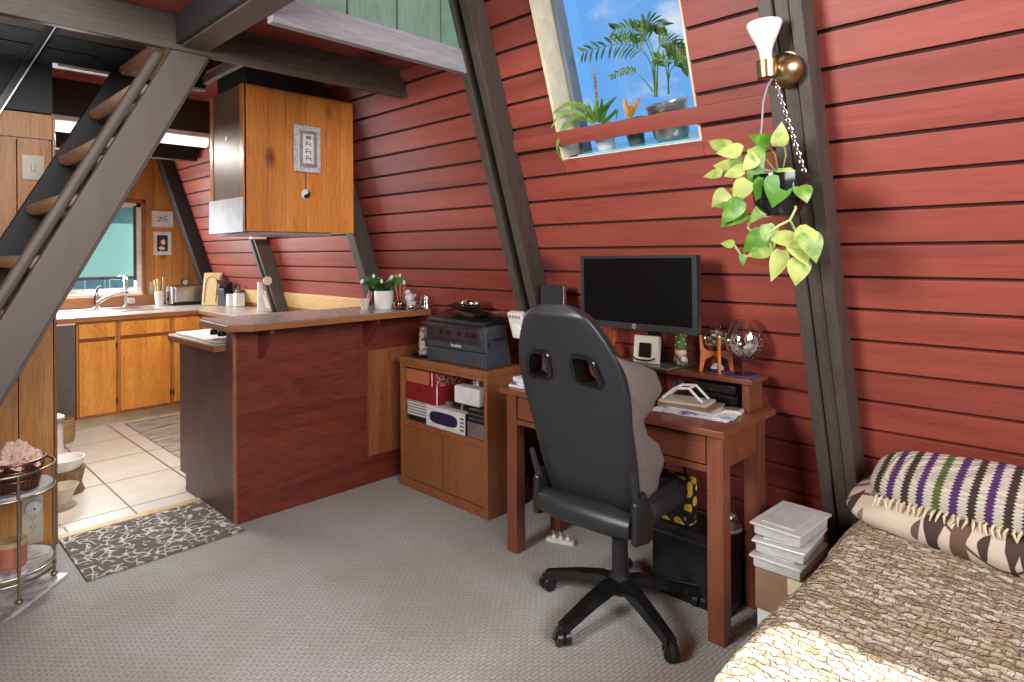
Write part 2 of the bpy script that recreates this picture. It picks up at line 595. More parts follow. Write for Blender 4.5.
class MB:
    def __init__(s):
        s.bm = bmesh.new()

    def add(s, t, mat=None, mi=0):
        vs = [s.bm.verts.new(mat @ v.co if mat else v.co) for v in t.verts]
        t.verts.index_update()
        for f in t.faces:
            try:
                n = s.bm.faces.new([vs[v.index] for v in f.verts])
                n.material_index = mi
            except ValueError:
                pass
        t.free()
        return s

    def box(s, lo, hi, bev=0, mat=None, mi=0, seg=2):
        t = bmesh.new()
        bmesh.ops.create_cube(t, size=1)
        lo, hi = V(lo), V(hi)
        c, d = (lo + hi) / 2, hi - lo
        for v in t.verts:
            v.co = V((v.co.x * d.x, v.co.y * d.y, v.co.z * d.z)) + c
        if bev:
            bmesh.ops.bevel(t, geom=list(t.edges), offset=min(bev, min(abs(q) for q in d) * .45), segments=seg, profile=.5, affect='EDGES')
        return s.add(t, mat, mi)

    def prism(s, pts, vec, bev=0, mat=None, mi=0):
        """polygon (3D points) extruded along vec"""
        t = bmesh.new()
        a = [t.verts.new(p) for p in pts]
        b = [t.verts.new(V(p) + V(vec)) for p in pts]
        n = len(pts)
        t.faces.new(a)
        t.faces.new(list(reversed(b)))
        for i in range(n):
            t.faces.new([a[i], b[i], b[(i + 1) % n], a[(i + 1) % n]])
        bmesh.ops.recalc_face_normals(t, faces=t.faces)
        if bev:
            bmesh.ops.bevel(t, geom=list(t.edges), offset=bev, segments=2, profile=.5, affect='EDGES')
        return s.add(t, mat, mi)

    def lathe(s, prof, n=24, mat=None, mi=0, close=False):
        """profile [(r, z)] turned about z"""
        t = bmesh.new()
        rings = []
        for r, z in prof:
            if r < 1e-6:
                rings.append([t.verts.new((0, 0, z))])
            else:
                rings.append([t.verts.new((r * math.cos(2 * PI * i / n), r * math.sin(2 * PI * i / n), z)) for i in range(n)])
        for a, b in zip(rings, rings[1:]):
            for i in range(n):
                j = (i + 1) % n
                if len(a) == 1 and len(b) == 1:
                    continue
                if len(a) == 1:
                    t.faces.new([a[0], b[j], b[i]])
                elif len(b) == 1:
                    t.faces.new([a[i], a[j], b[0]])
                else:
                    t.faces.new([a[i], a[j], b[j], b[i]])
        bmesh.ops.recalc_face_normals(t, faces=t.faces)
        return s.add(t, mat, mi)

    def tube(s, pts, r, n=8, closed=False, cap=True, mi=0):
        pts = [V(p) for p in pts]
        rs = r if isinstance(r, (list, tuple)) else [r] * len(pts)
        t = bmesh.new()
        rings = []
        m = len(pts)
        up = None
        for i, p in enumerate(pts):
            if closed:
                d = pts[(i + 1) % m] - pts[i - 1]
            else:
                d = pts[min(i + 1, m - 1)] - pts[max(i - 1, 0)]
            d.normalize()
            if up is None:
                up = V((0, 0, 1)) if abs(d.z) < .9 else V((1, 0, 0))
            a = d.cross(up)
            if a.length < 1e-5:
                a = d.cross(V((0, 1, .3)))
            a.normalize()
            b = a.cross(d).normalized()
            up = b
            rings.append([t.verts.new(p + (a * math.cos(2 * PI * k / n) + b * math.sin(2 * PI * k / n)) * rs[i]) for k in range(n)])
        pr = list(zip(rings, rings[1:])) + ([(rings[-1], rings[0])] if closed else [])
        for a, b in pr:
            for k in range(n):
                t.faces.new([a[k], a[(k + 1) % n], b[(k + 1) % n], b[k]])
        if cap and not closed:
            t.faces.new(list(reversed(rings[0])))
            t.faces.new(rings[-1])
        bmesh.ops.recalc_face_normals(t, faces=t.faces)
        return s.add(t, None, mi)

    def cyl(s, a, b, r, n=20, r2=None, mi=0):
        return s.tube([a, b], [r, r if r2 is None else r2], n, mi=mi)

    def ell(s, c, rad, mat=None, u=18, v=12, rough=0, seed=0, mi=0):
        t = bmesh.new()
        bmesh.ops.create_uvsphere(t, u_segments=u, v_segments=v, radius=1)
        for q in t.verts:
            k = 1 + (NZ.noise(q.co * 1.6 + V((seed, seed * 2.3, 0))) * rough if rough else 0)
            q.co = V((q.co.x * rad[0] * k, q.co.y * rad[1] * k, q.co.z * rad[2] * k))
            if mat:
                q.co = mat @ q.co
            q.co += V(c)
        return s.add(t, None, mi)

    def grid(s, fn, nu, nv, closed_u=False, mi=0):
        t = bmesh.new()
        g = [[t.verts.new(fn(i / (nu if closed_u else nu - 1), j / (nv - 1))) for i in range(nu)] for j in range(nv)]
        for j in range(nv - 1):
            for i in range(nu if closed_u else nu - 1):
                k = (i + 1) % nu
                t.faces.new([g[j][i], g[j][k], g[j + 1][k], g[j + 1][i]])
        return s.add(t, None, mi)

    def leaf(s, base, d, up, ln, wd, droop=.3, shape='oval', n=7, fold=.15, mi=0):
        """one leaf blade: starts at base along d, sags by droop"""
        d = V(d).normalized()
        up = V(up)
        side = d.cross(up)
        if side.length < 1e-4:
            side = d.cross(V((1, .2, 0)))
        side.normalize()
        nn = side.cross(d).normalized()
        t = bmesh.new()
        rows = []
        p = V(base)
        ang = 0
        for i in range(n + 1):
            q = i / n
            if shape == 'heart':
                hw = wd * .5 * (math.sin(PI * min(1, (q * .92 + .08)) ** .62)) if q < 1 else 0
            elif shape == 'strap':
                hw = wd * .5 * (1 - q ** 3) * (0.6 + .4 * min(1, q * 4))
            else:
                hw = wd * .5 * math.sin(PI * (q * .96 + .04)) ** .8 if q < 1 else 0
            dirn = (d * math.cos(ang) - nn * math.sin(ang))
            nrm = (nn * math.cos(ang) + d * math.sin(ang))
            hw = max(hw, wd * .01)
            rows.append([t.verts.new(p + side * hw * k + nrm * abs(k) * hw * fold) for k in (-1, -.5, 0, .5, 1)])
            ang += droop / n
            p = p + dirn * (ln / n)
        for a, b in zip(rows, rows[1:]):
            for k in range(4):
                t.faces.new([a[k], a[k + 1], b[k + 1], b[k]])
        return s.add(t, None, mi)

    def obj(s, name, m, parent=None, smooth=True, loc=None, angle=38, **props):
        bm = s.bm
        bmesh.ops.recalc_face_normals(bm, faces=bm.faces) if props.pop('recalc', False) else None
        if loc is not None:
            bmesh.ops.translate(bm, verts=bm.verts, vec=-V(loc))
        me = bpy.data.meshes.new(name)
        bm.to_mesh(me)
        bm.free()
        for q in (m if isinstance(m, (list, tuple)) else [m]):
            me.materials.append(mt[q])
        if smooth:
            for p in me.polygons:
                p.use_smooth = True
            me.set_sharp_from_angle(angle=R(angle))
        o = bpy.data.objects.new(name, me)
        C.objects.link(o)
        if smooth and len(me.polygons) < 4000:
            wn = o.modifiers.new('wn', 'WEIGHTED_NORMAL')
            wn.keep_sharp = True
        if loc is not None:
            o.location = loc
        if parent:
            o.parent = parent
        for k, q in props.items():
            o[k] = q
        return o


def thing(name, label, cat, loc=(0, 0, 0), rotz=0, group=None):
    o = bpy.data.objects.new(name, None)
    o.empty_display_size = .05
    C.objects.link(o)
    o.location = loc
    o.rotation_euler = (0, 0, rotz)
    o['label'], o['category'] = label, cat
    if group:
        o['group'] = group
    return o


def tag(o, label, cat, group=None):
    o['label'], o['category'] = label, cat
    if group:
        o['group'] = group
    return o


def struct(o, label, cat):
    o['kind'] = 'structure'
    o['label'], o['category'] = label, cat
    return o


def bx(name, lo, hi, m, parent=None, bev=.003, **kw):
    return MB().box(lo, hi, bev).obj(name, m, parent, **kw)


def clone(root, loc, rotz=None, label=None):
    r = root.copy()
    C.objects.link(r)
    r.location = loc
    if rotz is not None:
        r.rotation_euler = (root.rotation_euler.x, root.rotation_euler.y, rotz)
    if label:
        r['label'] = label
    for ch in list(root.children):
        c = ch.copy()
        C.objects.link(c)
        c.parent = r
        for g in list(ch.children):
            d = g.copy()
            C.objects.link(d)
            d.parent = c
    return r


def text_obj(name, txt, size, m, parent, mat, depth=.0006):
    cu = bpy.data.curves.new(name, 'FONT')
    cu.body = txt
    cu.size = size
    cu.extrude = depth
    cu.align_x = 'CENTER'
    cu.align_y = 'CENTER'
    tmp = bpy.data.objects.new(name, cu)
    C.objects.link(tmp)
    dg = bpy.context.evaluated_depsgraph_get()
    me = bpy.data.meshes.new_from_object(tmp.evaluated_get(dg))
    bpy.data.objects.remove(tmp)
    me.name = name
    me.transform(mat)
    me.materials.clear()
    me.materials.append(mt[m])
    o = bpy.data.objects.new(name, me)
    C.objects.link(o)
    o.parent = parent
    return o


# ---------------------------------------------------------------- the sloping roof-wall
SL = R(72.1)
X0, XI = 2.98, 2.85            # plank face and inner rafter face where they reach the floor
ES = V((-math.cos(SL), 0, math.sin(SL)))
EN = V((-math.sin(SL), 0, -math.cos(SL)))   # into the room


def slope(y, s, d=0.0):
    return V((X0, y, 0)) + ES * s + EN * d


def slab(mb, y0, y1, s0, s1, d0, d1, bev=0, mi=0):
    t = M(((0, ES.x, EN.x, X0), (1, 0, 0, 0), (0, ES.z, EN.z, 0), (0, 0, 0, 1)))
    tb = bmesh.new()
    bmesh.ops.create_cube(tb, size=1)
    for v in tb.verts:
        v.co = V(((y0 + y1) / 2 + v.co.x * (y1 - y0), (s0 + s1) / 2 + v.co.y * (s1 - s0), (d0 + d1) / 2 + v.co.z * (d1 - d0)))
    if bev:
        bmesh.ops.bevel(tb, geom=list(tb.edges), offset=bev, segments=2, profile=.5, affect='EDGES')
    bmesh.ops.reverse_faces(tb, faces=tb.faces)
    return mb.add(tb, t, mi)

# ---------------------------------------------------------------- structure
WY0, WY1, WS0, WS1 = 1.216, 1.940, 2.002, 3.30
mb = MB()
s0, pitch = .793 - .1266 * 7, .1266
k = 0
while s0 + k * pitch < 4.1:
    a, b = max(0.0, s0 + k * pitch), s0 + (k + 1) * pitch - .013
    k += 1
    if b <= 0.01:
        continue
    if b > WS0 - .001 and a < WS1:
        slab(mb, -2.6, WY0, a, b, -.02, 0, .003)
        slab(mb, WY1, 7.2, a, b, -.02, 0, .003)
        if a < WS0 - .005:      # the board under the sill runs on below the opening
            slab(mb, WY0, WY1, a, WS0 - .002, -.02, 0, .003)
        if b > WS1:
            slab(mb, WY0, WY1, WS1, b, -.02, 0, .003)
    else:
        slab(mb, -2.6, 7.2, a, b, -.02, 0, .003)
struct(mb.obj('wall_right', 'plank'), 'sloping wall of red stained horizontal boards', 'wall')
mb = MB()
slab(mb, -2.6, WY0, 0, 4.1, -.12, -.0195)
slab(mb, WY1, 7.2, 0, 4.1, -.12, -.0195)
slab(mb, WY0, WY1, 0, WS0, -.12, -.0195)
slab(mb, WY0, WY1, WS1, 4.1, -.12, -.0195)
struct(mb.obj('wall_right_backing', 'groove'), 'dark backing behind the red boards', 'wall')


def rafter(i, strips, m, lab, s1=4.0, s_lo=.0, extra=None):
    b = MB()
    depth = .118
    for (a, c, dd) in strips:
        slab(b, a, c, s_lo, s1, 0.0, depth + dd, .004)
    if extra:
        extra(b)
    struct(b.obj('trim_%d' % i, m), lab, 'rafter')


rafter(1, [(.742, .784, 0), (.788, .834, -.012), (.838, .884, 0)], 'rafter', 'dark triple board rafter behind the hanging plant')
rafter(2, [(2.222, 2.275, 0), (2.275, 2.325, -.10), (2.325, 2.376, 0)], 'rafter', 'dark double board rafter left of the roof window')
rafter(3, [(3.780, 3.826, 0), (3.83, 3.880, -.006)], 'rafter', 'dark rafter standing at the bar end')
rafter(4, [(5.340, 5.368, 0), (5.368, 5.42, -.05), (5.42, 5.462, 0)], 'rafter', 'dark rafter with a round cover plate over the kitchen counter', s_lo=1.0)
rafter(5, [(6.88, 7.0, 0)], 'rafter_dark', 'black end rafter against the pine kitchen wall')

# roof window
def wslab(name, y0, y1, a, b, d0, d1, m, par):
    q = MB()
    slab(q, y0, y1, a, b, d0, d1, .003)
    return q.obj(name, m, par)


win = bpy.data.objects.new('window_1', None)
C.objects.link(win)
struct(win, 'roof window in the red sloping wall with a cream casing and plants on its sill', 'window')
mt['sash_grey'] = plain('sash_grey', (.16, .19, .21), .4)
wslab('casing', WY1 - .004, WY1 + .0, WS0 - .01, WS1, -.10, .012, 'cream', win)
wslab('jamb', WY1 - .012, WY1 - .002, WS0, WS1, -.13, .006, 'cream', win)
wslab('jamb', WY0, WY0 + .012, WS0, WS1, -.30, -.002, 'cream', win)
wslab('sill', WY0, WY1, WS0 - .012, WS0, -.34, 0, 'white', win)
wslab('sash', WY1 - .035, WY1 - .002, WS0, WS1, -.20, -.13, 'sash_grey', win)
wslab('sash', WY0, WY0 + .03, WS0, WS1, -.31, -.29, 'white', win)
wslab('head', WY0, WY1, WS1 - .03, WS1, -.31, 0, 'cream', win)
q = MB()
slab(q, WY0 + .01, WY1 - .01, WS0, WS1, -.335, -.331)
gm = NB('window_glass')
gl_t = gm.n('BsdfTransparent')
gl_g = gm.n('BsdfGlossy')
gl_g.inputs['Roughness'].default_value = .02
gl_m = gm.n('MixShader')
gl_m.inputs[0].default_value = .04
gm.l(gl_t.outputs[0], gl_m.inputs[1])
gm.l(gl_g.outputs[0], gl_m.inputs[2])
gm.l(gl_m.outputs[0], gm.out.inputs[0])
mt['pane'] = gm.m
q.obj('pane', 'pane', win)
# guard board across the window
q = MB()
slab(q, .90, 2.222, 2.066, 2.134, .001, .022, .004)
struct(q.obj('trim_6', 'plank'), 'red guard board across the foot of the roof window', 'trim')

# floors
struct(MB().box((-3.0, -2.6, -.05), (3.1, 3.93, 0)).obj('floor', 'carpet', smooth=False), 'grey beige looped carpet', 'floor')
struct(MB().box((-3.0, 3.93, -.05), (3.1, 7.3, .002)).obj('floor_kitchen', 'tile', smooth=False), 'cream tiled kitchen floor', 'floor')
struct(MB().box((.665, 3.90, 0), (1.40, 3.955, .012), .004).obj('trim_7', 'yellow_pine'), 'yellow wooden threshold strip between carpet and tile', 'trim')

# kitchen gable wall with window hole  (pine boards upright)
GY = 7.2
KX0, KX1, KZ0, KZ1 = .55, 2.00, 1.06, 1.99
mb = MB()
x = -3.0
i = 0
while x < 3.0:
    x2 = x + .165
    top = 2.75
    segs = [(0, top)]
    if x2 > KX0 and x < KX1:
        a, b = max(x, KX0), min(x2, KX1)
        segs = [(0, KZ0), (KZ1, top)]
        if a > x + .001:
            mb.box((x, GY, 0), (a, GY + .02, top))
        if b < x2 - .001:
            mb.box((b + .0, GY, 0), (x2 - .003, GY + .02, top))
        x_, x2_ = a, b
    else:
        x_, x2_ = x, x2 - .003
    for a, b in segs:
        mb.box((x_, GY, a), (x2_, GY + .02, b), .002)
    x = x2
struct(mb.obj('wall_kitchen', 'pine'), 'knotty pine board wall behind the sink', 'wall')
mb = MB()
mb.box((-3, GY + .02, 0), (KX0, GY + .1, 2.75)).box((KX1, GY + .02, 0), (3, GY + .1, 2.75)).box((KX0, GY + .02, 0), (KX1, GY + .1, KZ0)).box((KX0, GY + .02, KZ1), (KX1, GY + .1, 2.75))
struct(mb.obj('wall_kitchen_backing', 'groove'), 'backing of the pine wall', 'wall')
win = bpy.data.objects.new('window_2', None)
C.objects.link(win)
struct(win, 'kitchen window over the sink with a teal roller shade pulled down', 'window')
fr = MB()
fr.box((KX0, GY - .012, KZ0 - .03), (KX1 + .03, GY + .1, KZ0 + .02), .004)
fr.obj('sill', 'white', win)
fr = MB()
fr.box((KX1 - .055, GY + .005, KZ0), (KX1 - .005, GY + .09, KZ1), .004).box((KX0, GY + .005, KZ1 - .05), (KX1, GY + .09, KZ1), .004).box((KX0, GY + .005, KZ0), (KX0 + .05, GY + .09, KZ1), .004)
fr.box((KX0, GY + .03, KZ0 + .02), (KX1 - .05, GY + .07, KZ0 + .065), .003)
fr.obj('window_frame', 'white', win)
MB().box((KX1 - .005, GY - .012, KZ0 - .02), (KX1 + .03, GY + .03, KZ1 + .03), .004).box((KX0 - .03, GY - .012, KZ1 - .005), (KX1 + .03, GY + .03, KZ1 + .035), .004).obj('casing', 'edge_wood', win)
MB().box((KX0 + .03, GY + .012, 1.235), (KX1 - .075, GY + .014, KZ1 - .05)).obj('roller_shade', 'shade', win, smooth=False)
MB().box((KX0 + .03, GY + .006, 1.215), (KX1 - .06, GY + .022, 1.245), .004).obj('shade_bar', 'grey_plastic_l', win)
MB().box((KX1 - .078, GY + .004, 1.2), (KX1 - .05, GY + .02, KZ1 - .03), .003).obj('shade_channel', 'grey_plastic', win)
MB().box((KX0 + .05, GY + .05, KZ0 + .05), (KX1 - .05, GY + .054, KZ1 - .04)).obj('pane', 'pane', win, smooth=False)
# garden fence outside
mb = MB()
for i in range(26):
    mb.box((-1.6 + i * .2, 8.6, -.3), (-1.6 + i * .2 + .192, 8.63, 1.75), .003)
mt['fence'] = plain('fence_paint', (.55, .95, .78), .6)
fo = mb.obj('garden_fence', 'fence')
tag(fo, 'green board fence outside the kitchen window below the shade', 'fence')

# left partition beside the kitchen opening: pine below, black boards above
mb = MB()
x = .672
while x > -1.3:
    mb.box((x - .14, 3.87, 0), (x - .002, 3.95, 2.03), .002)
    x -= .142
mb.box((-1.3, 3.865, 2.035), (.672, 3.95, 2.16), .003)
struct(mb.obj('wall_stair', 'pine'), 'pine board partition behind the stair with light switch and outlets', 'wall')
struct(MB().box((-1.3, 3.862, 2.165), (.675, 3.95, 2.43), .004).obj('wall_stair_top', 'black_board'), 'black board above the pine partition', 'wall')
struct(MB().box((.672, 3.862, 0), (.684, 3.955, 2.16), .003).obj('trim_8', 'edge_wood'), 'red brown edge board of the pine partition', 'trim')
mb = MB()
mb.box((-1.3, 3.88, 2.43), (1.42, 3.98, 3.9))
for x in (-.2, .27, .32, .74):
    pass
for i in range(4):
    mb.box((-1.0 + i * .48, 3.868, 2.50), (-1.0 + i * .48 + .44, 3.885, 3.2), .004)
struct(mb.obj('trim_9', 'dark_green'), 'dark green boarded header above the kitchen opening', 'trim')
struct(MB().box((.70, 3.868, 2.414), (1.42, 3.88, 2.43), .003).obj('trim_10', 'white'), 'pale strip under the dark header', 'trim')

# kitchen ceiling, beams
mb = MB()
y = 2.405
while y < 7.2:
    x_ = 1.43 if 2.9 < y < 3.86 else (.62 if y < 2.9 else -1.3)
    zc = 2.505 if y < 2.84 else 2.54
    mb.box((x_, y, zc), (2.22, y + .137, zc + .03), .002)
    y += .14
struct(mb.obj('ceiling', 'plank'), 'red boards under the loft floor', 'ceiling')
struct(MB().box((.62, 2.405, 2.572), (2.16, 2.96, 2.62)).box((1.43, 2.96, 2.572), (2.16, 3.86, 2.62)).box((-2.0, 3.86, 2.572), (2.16, 7.2, 2.62)).obj('floor_loft', 'beam', smooth=False), 'loft floor', 'floor')
mb = MB()
mb.box((-1.5, 2.97, 2.352), (2.19, 3.012, 2.46), .005).box((-1.5, 2.982, 2.455), (2.16, 3.012, 2.535), .003)
struct(mb.obj('trim_11', 'beam'), 'long brown beam crossing above the stair and the cabinet', 'beam')
struct(MB().box((-1.0, 4.66, 2.315), (2.19, 4.75, 2.54), .004).obj('trim_12', 'black_board'), 'black beam above the kitchen lamp', 'beam')
struct(MB().box((-1.0, 6.2, 2.33), (2.19, 6.3, 2.54), .004).obj('trim_13', 'black_board'), 'black beam near the kitchen window', 'beam')
struct(MB().box((1.10, 2.335, 2.345), (2.18, 2.38, 2.462), .006).obj('trim_14', 'fascia'), 'pale grey fascia board along the loft edge', 'beam')
MBj = MB().box((.985, .6, 2.37), (1.10, 2.97, 2.56), .006).box((.962, .6, 2.378), (.984, 2.97, 2.56), .002, mi=1)  # thin dark board paints the unlit left face as shade
struct(MBj.obj('trim_15', ('beam', 'rafter_dark')), 'joist running out from the loft towards the room, left face coloured as shade', 'beam')
mb = MB()
x = 2.20
while x > .9:
    mb.box((x - .252, 2.345, 2.45), (x - .004, 2.375, 3.6), .004)
    x -= .2555
struct(mb.obj('wall_loft', 'green'), 'pale green upright boards above the loft edge', 'wall')
struct(MB().box((.9, 2.376, 2.45), (2.21, 2.40, 3.6)).obj('wall_loft_backing', 'dark_green'), 'dark gaps behind the green boards', 'wall')
struct(MB().box((1.395, 3.06, 2.455), (1.425, 3.87, 2.50), .003).obj('trim_16', 'fascia'), 'pale batten above the hanging cabinet', 'trim')

# low band along the kitchen slope: yellow board over brown upstand
mb = MB()
slab(mb, 3.90, 5.335, 1.045, 1.175, 0, .022, .003)
slab(mb, 5.47, 6.87, 1.045, 1.175, 0, .022, .003)
struct(mb.obj('trim_17', 'yellow_pine'), 'yellow pine board along the foot of the kitchen slope', 'trim')
mb = MB()
slab(mb, 3.90, 5.335, .985, 1.045, 0, .026, .003)
slab(mb, 5.47, 6.87, .985, 1.045, 0, .026, .003)
mb.box((.6, 7.165, .95), (2.12, 7.2, 1.05), .004)
struct(mb.obj('trim_18', 'edge_wood'), 'brown upstand behind the kitchen counter', 'trim')

# unseen half of the room: opposite slope, front gable, both with openings for the daylight
LX = -2.3
ESl, ENl = V((math.cos(SL), 0, math.sin(SL))), V((math.sin(SL), 0, -math.cos(SL)))


def lslab(mb, y0, y1, a, b, d0=-.1, d1=0):
    P = lambda y, s, d: V((LX, y, 0)) + ESl * s + ENl * d
    mb.prism([P(y0, a, d0), P(y0, b, d0), P(y0, b, d1), P(y0, a, d1)], (0, y1 - y0, 0))


def hit_left(p):
    """where the sun ray that lands on p passes the opposite slope -> (y, s)"""
    n = ENl
    t = ((V((LX, 0, 0)) - p).dot(n)) / (-SUN_DIR).dot(n)
    q = p - SUN_DIR * t
    return q.y, q.z / math.sin(SL)


SUNPTS = [V(p) for p in ((1.20, .66, .47), (1.74, .64, .47), (1.70, .40, .47), (1.22, .40, .47))]
ys = [hit_left(p) for p in SUNPTS]
LY0, LY1 = min(q[0] for q in ys), max(q[0] for q in ys)
LS0, LS1 = min(q[1] for q in ys), max(q[1] for q in ys)
mb = MB()
lslab(mb, -2.6, LY0, 0, 4.4)
lslab(mb, LY1, 7.2, 0, 4.4)
lslab(mb, LY0, LY1, 0, LS0)
lslab(mb, LY0, LY1, LS1, 4.4)
struct(mb.obj('wall_left', 'plank', smooth=False), 'opposite sloping wall with its roof window', 'wall')
mb = MB()
mb.box((-2.4, -2.6, 0), (-1.95, -2.5, 5)).box((1.75, -2.6, 0), (3.1, -2.5, 5)).box((-1.95, -2.6, 0), (1.75, -2.5, .25)).box((-1.95, -2.6, 3.3), (1.75, -2.5, 5))
struct(mb.obj('wall_front', 'pine', smooth=False), 'front gable wall with tall glazing', 'wall')
mb = MB()
mb.box((-1.4, -2.6, 4.05), (2.1, 7.3, 4.12))
struct(mb.obj('ceiling_room', 'plank', smooth=False), 'red board ceiling high above the room', 'ceiling')

# ---------------------------------------------------------------- stair
SX = math.tan(R(26.7))         # run per rise of the ladder stair


def sx(z, off):
    return .714 + (z - 2.0) * .522 + off


stair = thing('loft_stair', 'steep brown open stair with carpeted treads rising to the loft', 'stair', (.05, 3.35, 0))


def stringer(name, y0, y1, o0, o1, z0, z1, m, bev=.006):
    mb = MB()
    mb.prism([(sx(z0, o0), y0, z0), (sx(z0, o1), y0, z0), (sx(z1, o1), y0, z1), (sx(z1, o0), y0, z1)], (0, y1 - y0, 0), bev)
    mb.bm.transform(M.Translation((-.05, -3.35, 0)))
    return mb.obj(name, m, stair)


stringer('stringer', 2.965, 3.005, .050, .205, .0, 2.35, 'stringer')
stringer('stringer_backing', 3.007, 3.05, .10, .225, .0, 2.35, 'stringer')
stringer('edge_rail', 3.02, 3.06, -.005, .045, .0, 2.35, 'stringer', .016)
stringer('wall_stringer', 3.80, 3.858, -.012, .24, .0, 2.42, 'black_board')
z = 2.18
i = 0
while z > .1:
    zc = z - i * 0
    mb = MB()
    x = sx(z, 0)
    mb.box((x + .005 - .05, 3.052 - 3.35, z - .028), (x + .20 - .05, 3.799 - 3.35, z + .024), .022, seg=3)
    tr = mb.obj('tread', 'carpet_tread', stair)
    mb = MB()
    mb.box((x + .05 - .05, 3.06 - 3.35, z - .045), (x + .20 - .05, 3.79 - 3.35, z - .029), .002)
    mb.obj('tread_board', 'tread_wood', tr)
    z -= .25
mb = MB()
mb.box((sx(2.43, .0) + .005 - .05, 3.052 - 3.35, 2.402), (sx(2.43, 0) + .2 - .05, 3.79 - 3.35, 2.45), .022)
mb.obj('tread', 'carpet_tread', stair)

hr = thing('handrail', 'black metal channel handrail on the dark wall above the stair', 'handrail', (.37, 3.80, 2.0))
mb = MB()
p0, p1 = V((-.42, 0, -.9)), V((.32, 0, .66))
dv = (p1 - p0).normalized()
nv = V((-dv.z, 0, dv.x))
mb.prism([p0 - nv * .016, p0 + nv * .016, p1 + nv * .016, p1 - nv * .016], (0, .03, 0), .003)
mb.obj('rail', 'black', hr)
mb = MB()
e0 = p0 - nv * .018
e1 = p1 - nv * .018
mb.prism([e0 - nv * .003, e0 + nv * .003, e1 + nv * .003, e1 - nv * .003], (0, .026, 0))
mb.obj('bright_edge', 'alu', hr)
for t_ in (.25, .55, .85):
    MB().cyl(p0.lerp(p1, t_) + V((0, .02, 0)), p0.lerp(p1, t_) + V((0, .066, 0)), .014, 10).obj('bracket', 'black', hr)

# ---------------------------------------------------------------- hanging cabinet over the bar
hc = thing('hanging_cabinet', 'orange pine cabinet hanging from the beam over the bar', 'cabinet', (1.44, 3.40, 1.58))
O = V((1.44, 3.40, 1.58))
bx('body', (.012, .022, .008), (.53, .47, .79), 'pine_cab', hc, .003)
mb = MB()
for a, b in ((0, .135), (.137, .235), (.237, .36), (.362, .49), (.492, .585), (.587, .672)):
    mb.box((a, 0, 0), (b, .022, .80), .002)
mb.obj('front_board', 'pine_cab', hc)
bx('stile', (-.004, .0, .0), (.012, .05, .80), 'pine_cab', hc, .002)
bx('stile', (-.004, .43, .0), (.012, .47, .80), 'pine_cab', hc, .002)
mt['gloss_brown'] = plain('gloss_brown_panel', (.17, .105, .055), .38, .2, .2, 4)
bx('end_panel', (.001, .05, .0), (.011, .43, .80), 'gloss_brown', hc, .001)
bx('knob', (-.006, .22, .52), (.001, .24, .54), 'alu', hc, .002)
bx('metal_plate', (-.010, .01, -.004), (-.004, .47, .185), 'alu', hc, .001, label='grey metal plate on the cabinet end')
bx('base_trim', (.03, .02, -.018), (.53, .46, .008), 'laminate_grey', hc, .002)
bx('soffit', (.03, .03, .80), (.50, .44, .96), 'black_board', hc, .003, label='black box between cabinet and beam')

pl = thing('wall_plaque', 'small grey framed plaque hung on the orange cabinet front', 'plaque', (1.80, 3.396, 2.06))
bx('frame', (-.085, -.018, -.135), (.082, .002, .135), 'plaque', pl, .006)
bx('border', (-.058, -.021, -.105), (.055, -.016, .105), 'alu', pl, .002)
bx('panel', (-.033, -.024, -.085), (.032, -.020, .085), 'paper', pl, .001)
mb = MB()
for zc_ in (-.055, -.015, .028):
    mb.box((-.018, -.026, zc_ - .014), (-.013, -.023, zc_ + .014))
    mb.box((-.018, -.026, zc_ - .003), (.012, -.023, zc_ + .003))
    mb.box((.010, -.026, zc_ - .014), (.015, -.023, zc_ + .008))
    mb.box((-.012, -.026, zc_ + .010), (.006, -.023, zc_ + .014))
mb.box((-.016, -.026, .055), (.016, -.023, .075))
mb.obj('carved_sign', 'laminate_grey', pl)

yy = thing('yin_yang_charm', 'black and white round charm hanging on a cord below the plaque', 'ornament', (1.792, 3.396, 1.80))
MB().cyl((0, -.003, .125), (0, -.003, .026), .0018, 6).obj('cord', 'black', yy)
MB().cyl((0, -.008, 0), (0, 0, 0), .028, 28).obj('disc', 'paper', yy)
pts = [(.027 * math.sin(a_), -.0082, .027 * math.cos(a_)) for a_ in [PI * k / 14 for k in range(15)]]
mb = MB()
pp = pts + [(-.0135 * math.sin(PI * k / 8), -.0082, -.027 + .0135 - .0135 * math.cos(PI * k / 8)) for k in range(1, 8)] + [(0, -.0082, 0)] + [(.0135 * math.sin(PI * k / 8), -.0082, .0135 - .0135 * math.cos(PI * k / 8)) for k in range(1, 8)]
mb.prism(pp, (0, -.001, 0))
mb.cyl((0, -.0082, .0135), (0, -.0096, .0135), .0042, 10)
mb.obj('dark_half', 'black', yy, smooth=False)
MB().cyl((0, -.0092, .0135), (0, -.0102, .0135), .0038, 10).obj('dot', 'paper', yy)
MB().cyl((0, -.0082, -.0135), (0, -.0100, -.0135), .0038, 10).obj('dot', 'black', yy)

# ---------------------------------------------------------------- bar peninsula
bar = thing('bar_peninsula', 'dark red plywood bar peninsula with raised top between carpet and kitchen', 'bar', (1.385, 3.42, 0))
bx('front_panel', (0, 0, 0), (1.26, .018, 1.052), 'bar_red', bar, .002)
mb = MB()
mb.prism([(0, .018, 0), (0, .735, 0), (0, .735, .10), (0, .83, .10), (0, .83, .925), (0, .10, .925), (0, .10, 1.052), (0, .018, 1.052)], (.018, 0, 0), .002)
mb.obj('end_panel', 'bar_end', bar)
bx('carcass', (.018, .018, .10), (1.22, .80, .92), 'oak', bar, .002)
bx('bar_wall', (.018, .018, .92), (1.17, .10, 1.05), 'bar_red', bar, .002)
bx('corner_strip', (-.006, -.006, 0), (.012, .012, 1.052), 'edge_wood', bar, .002)
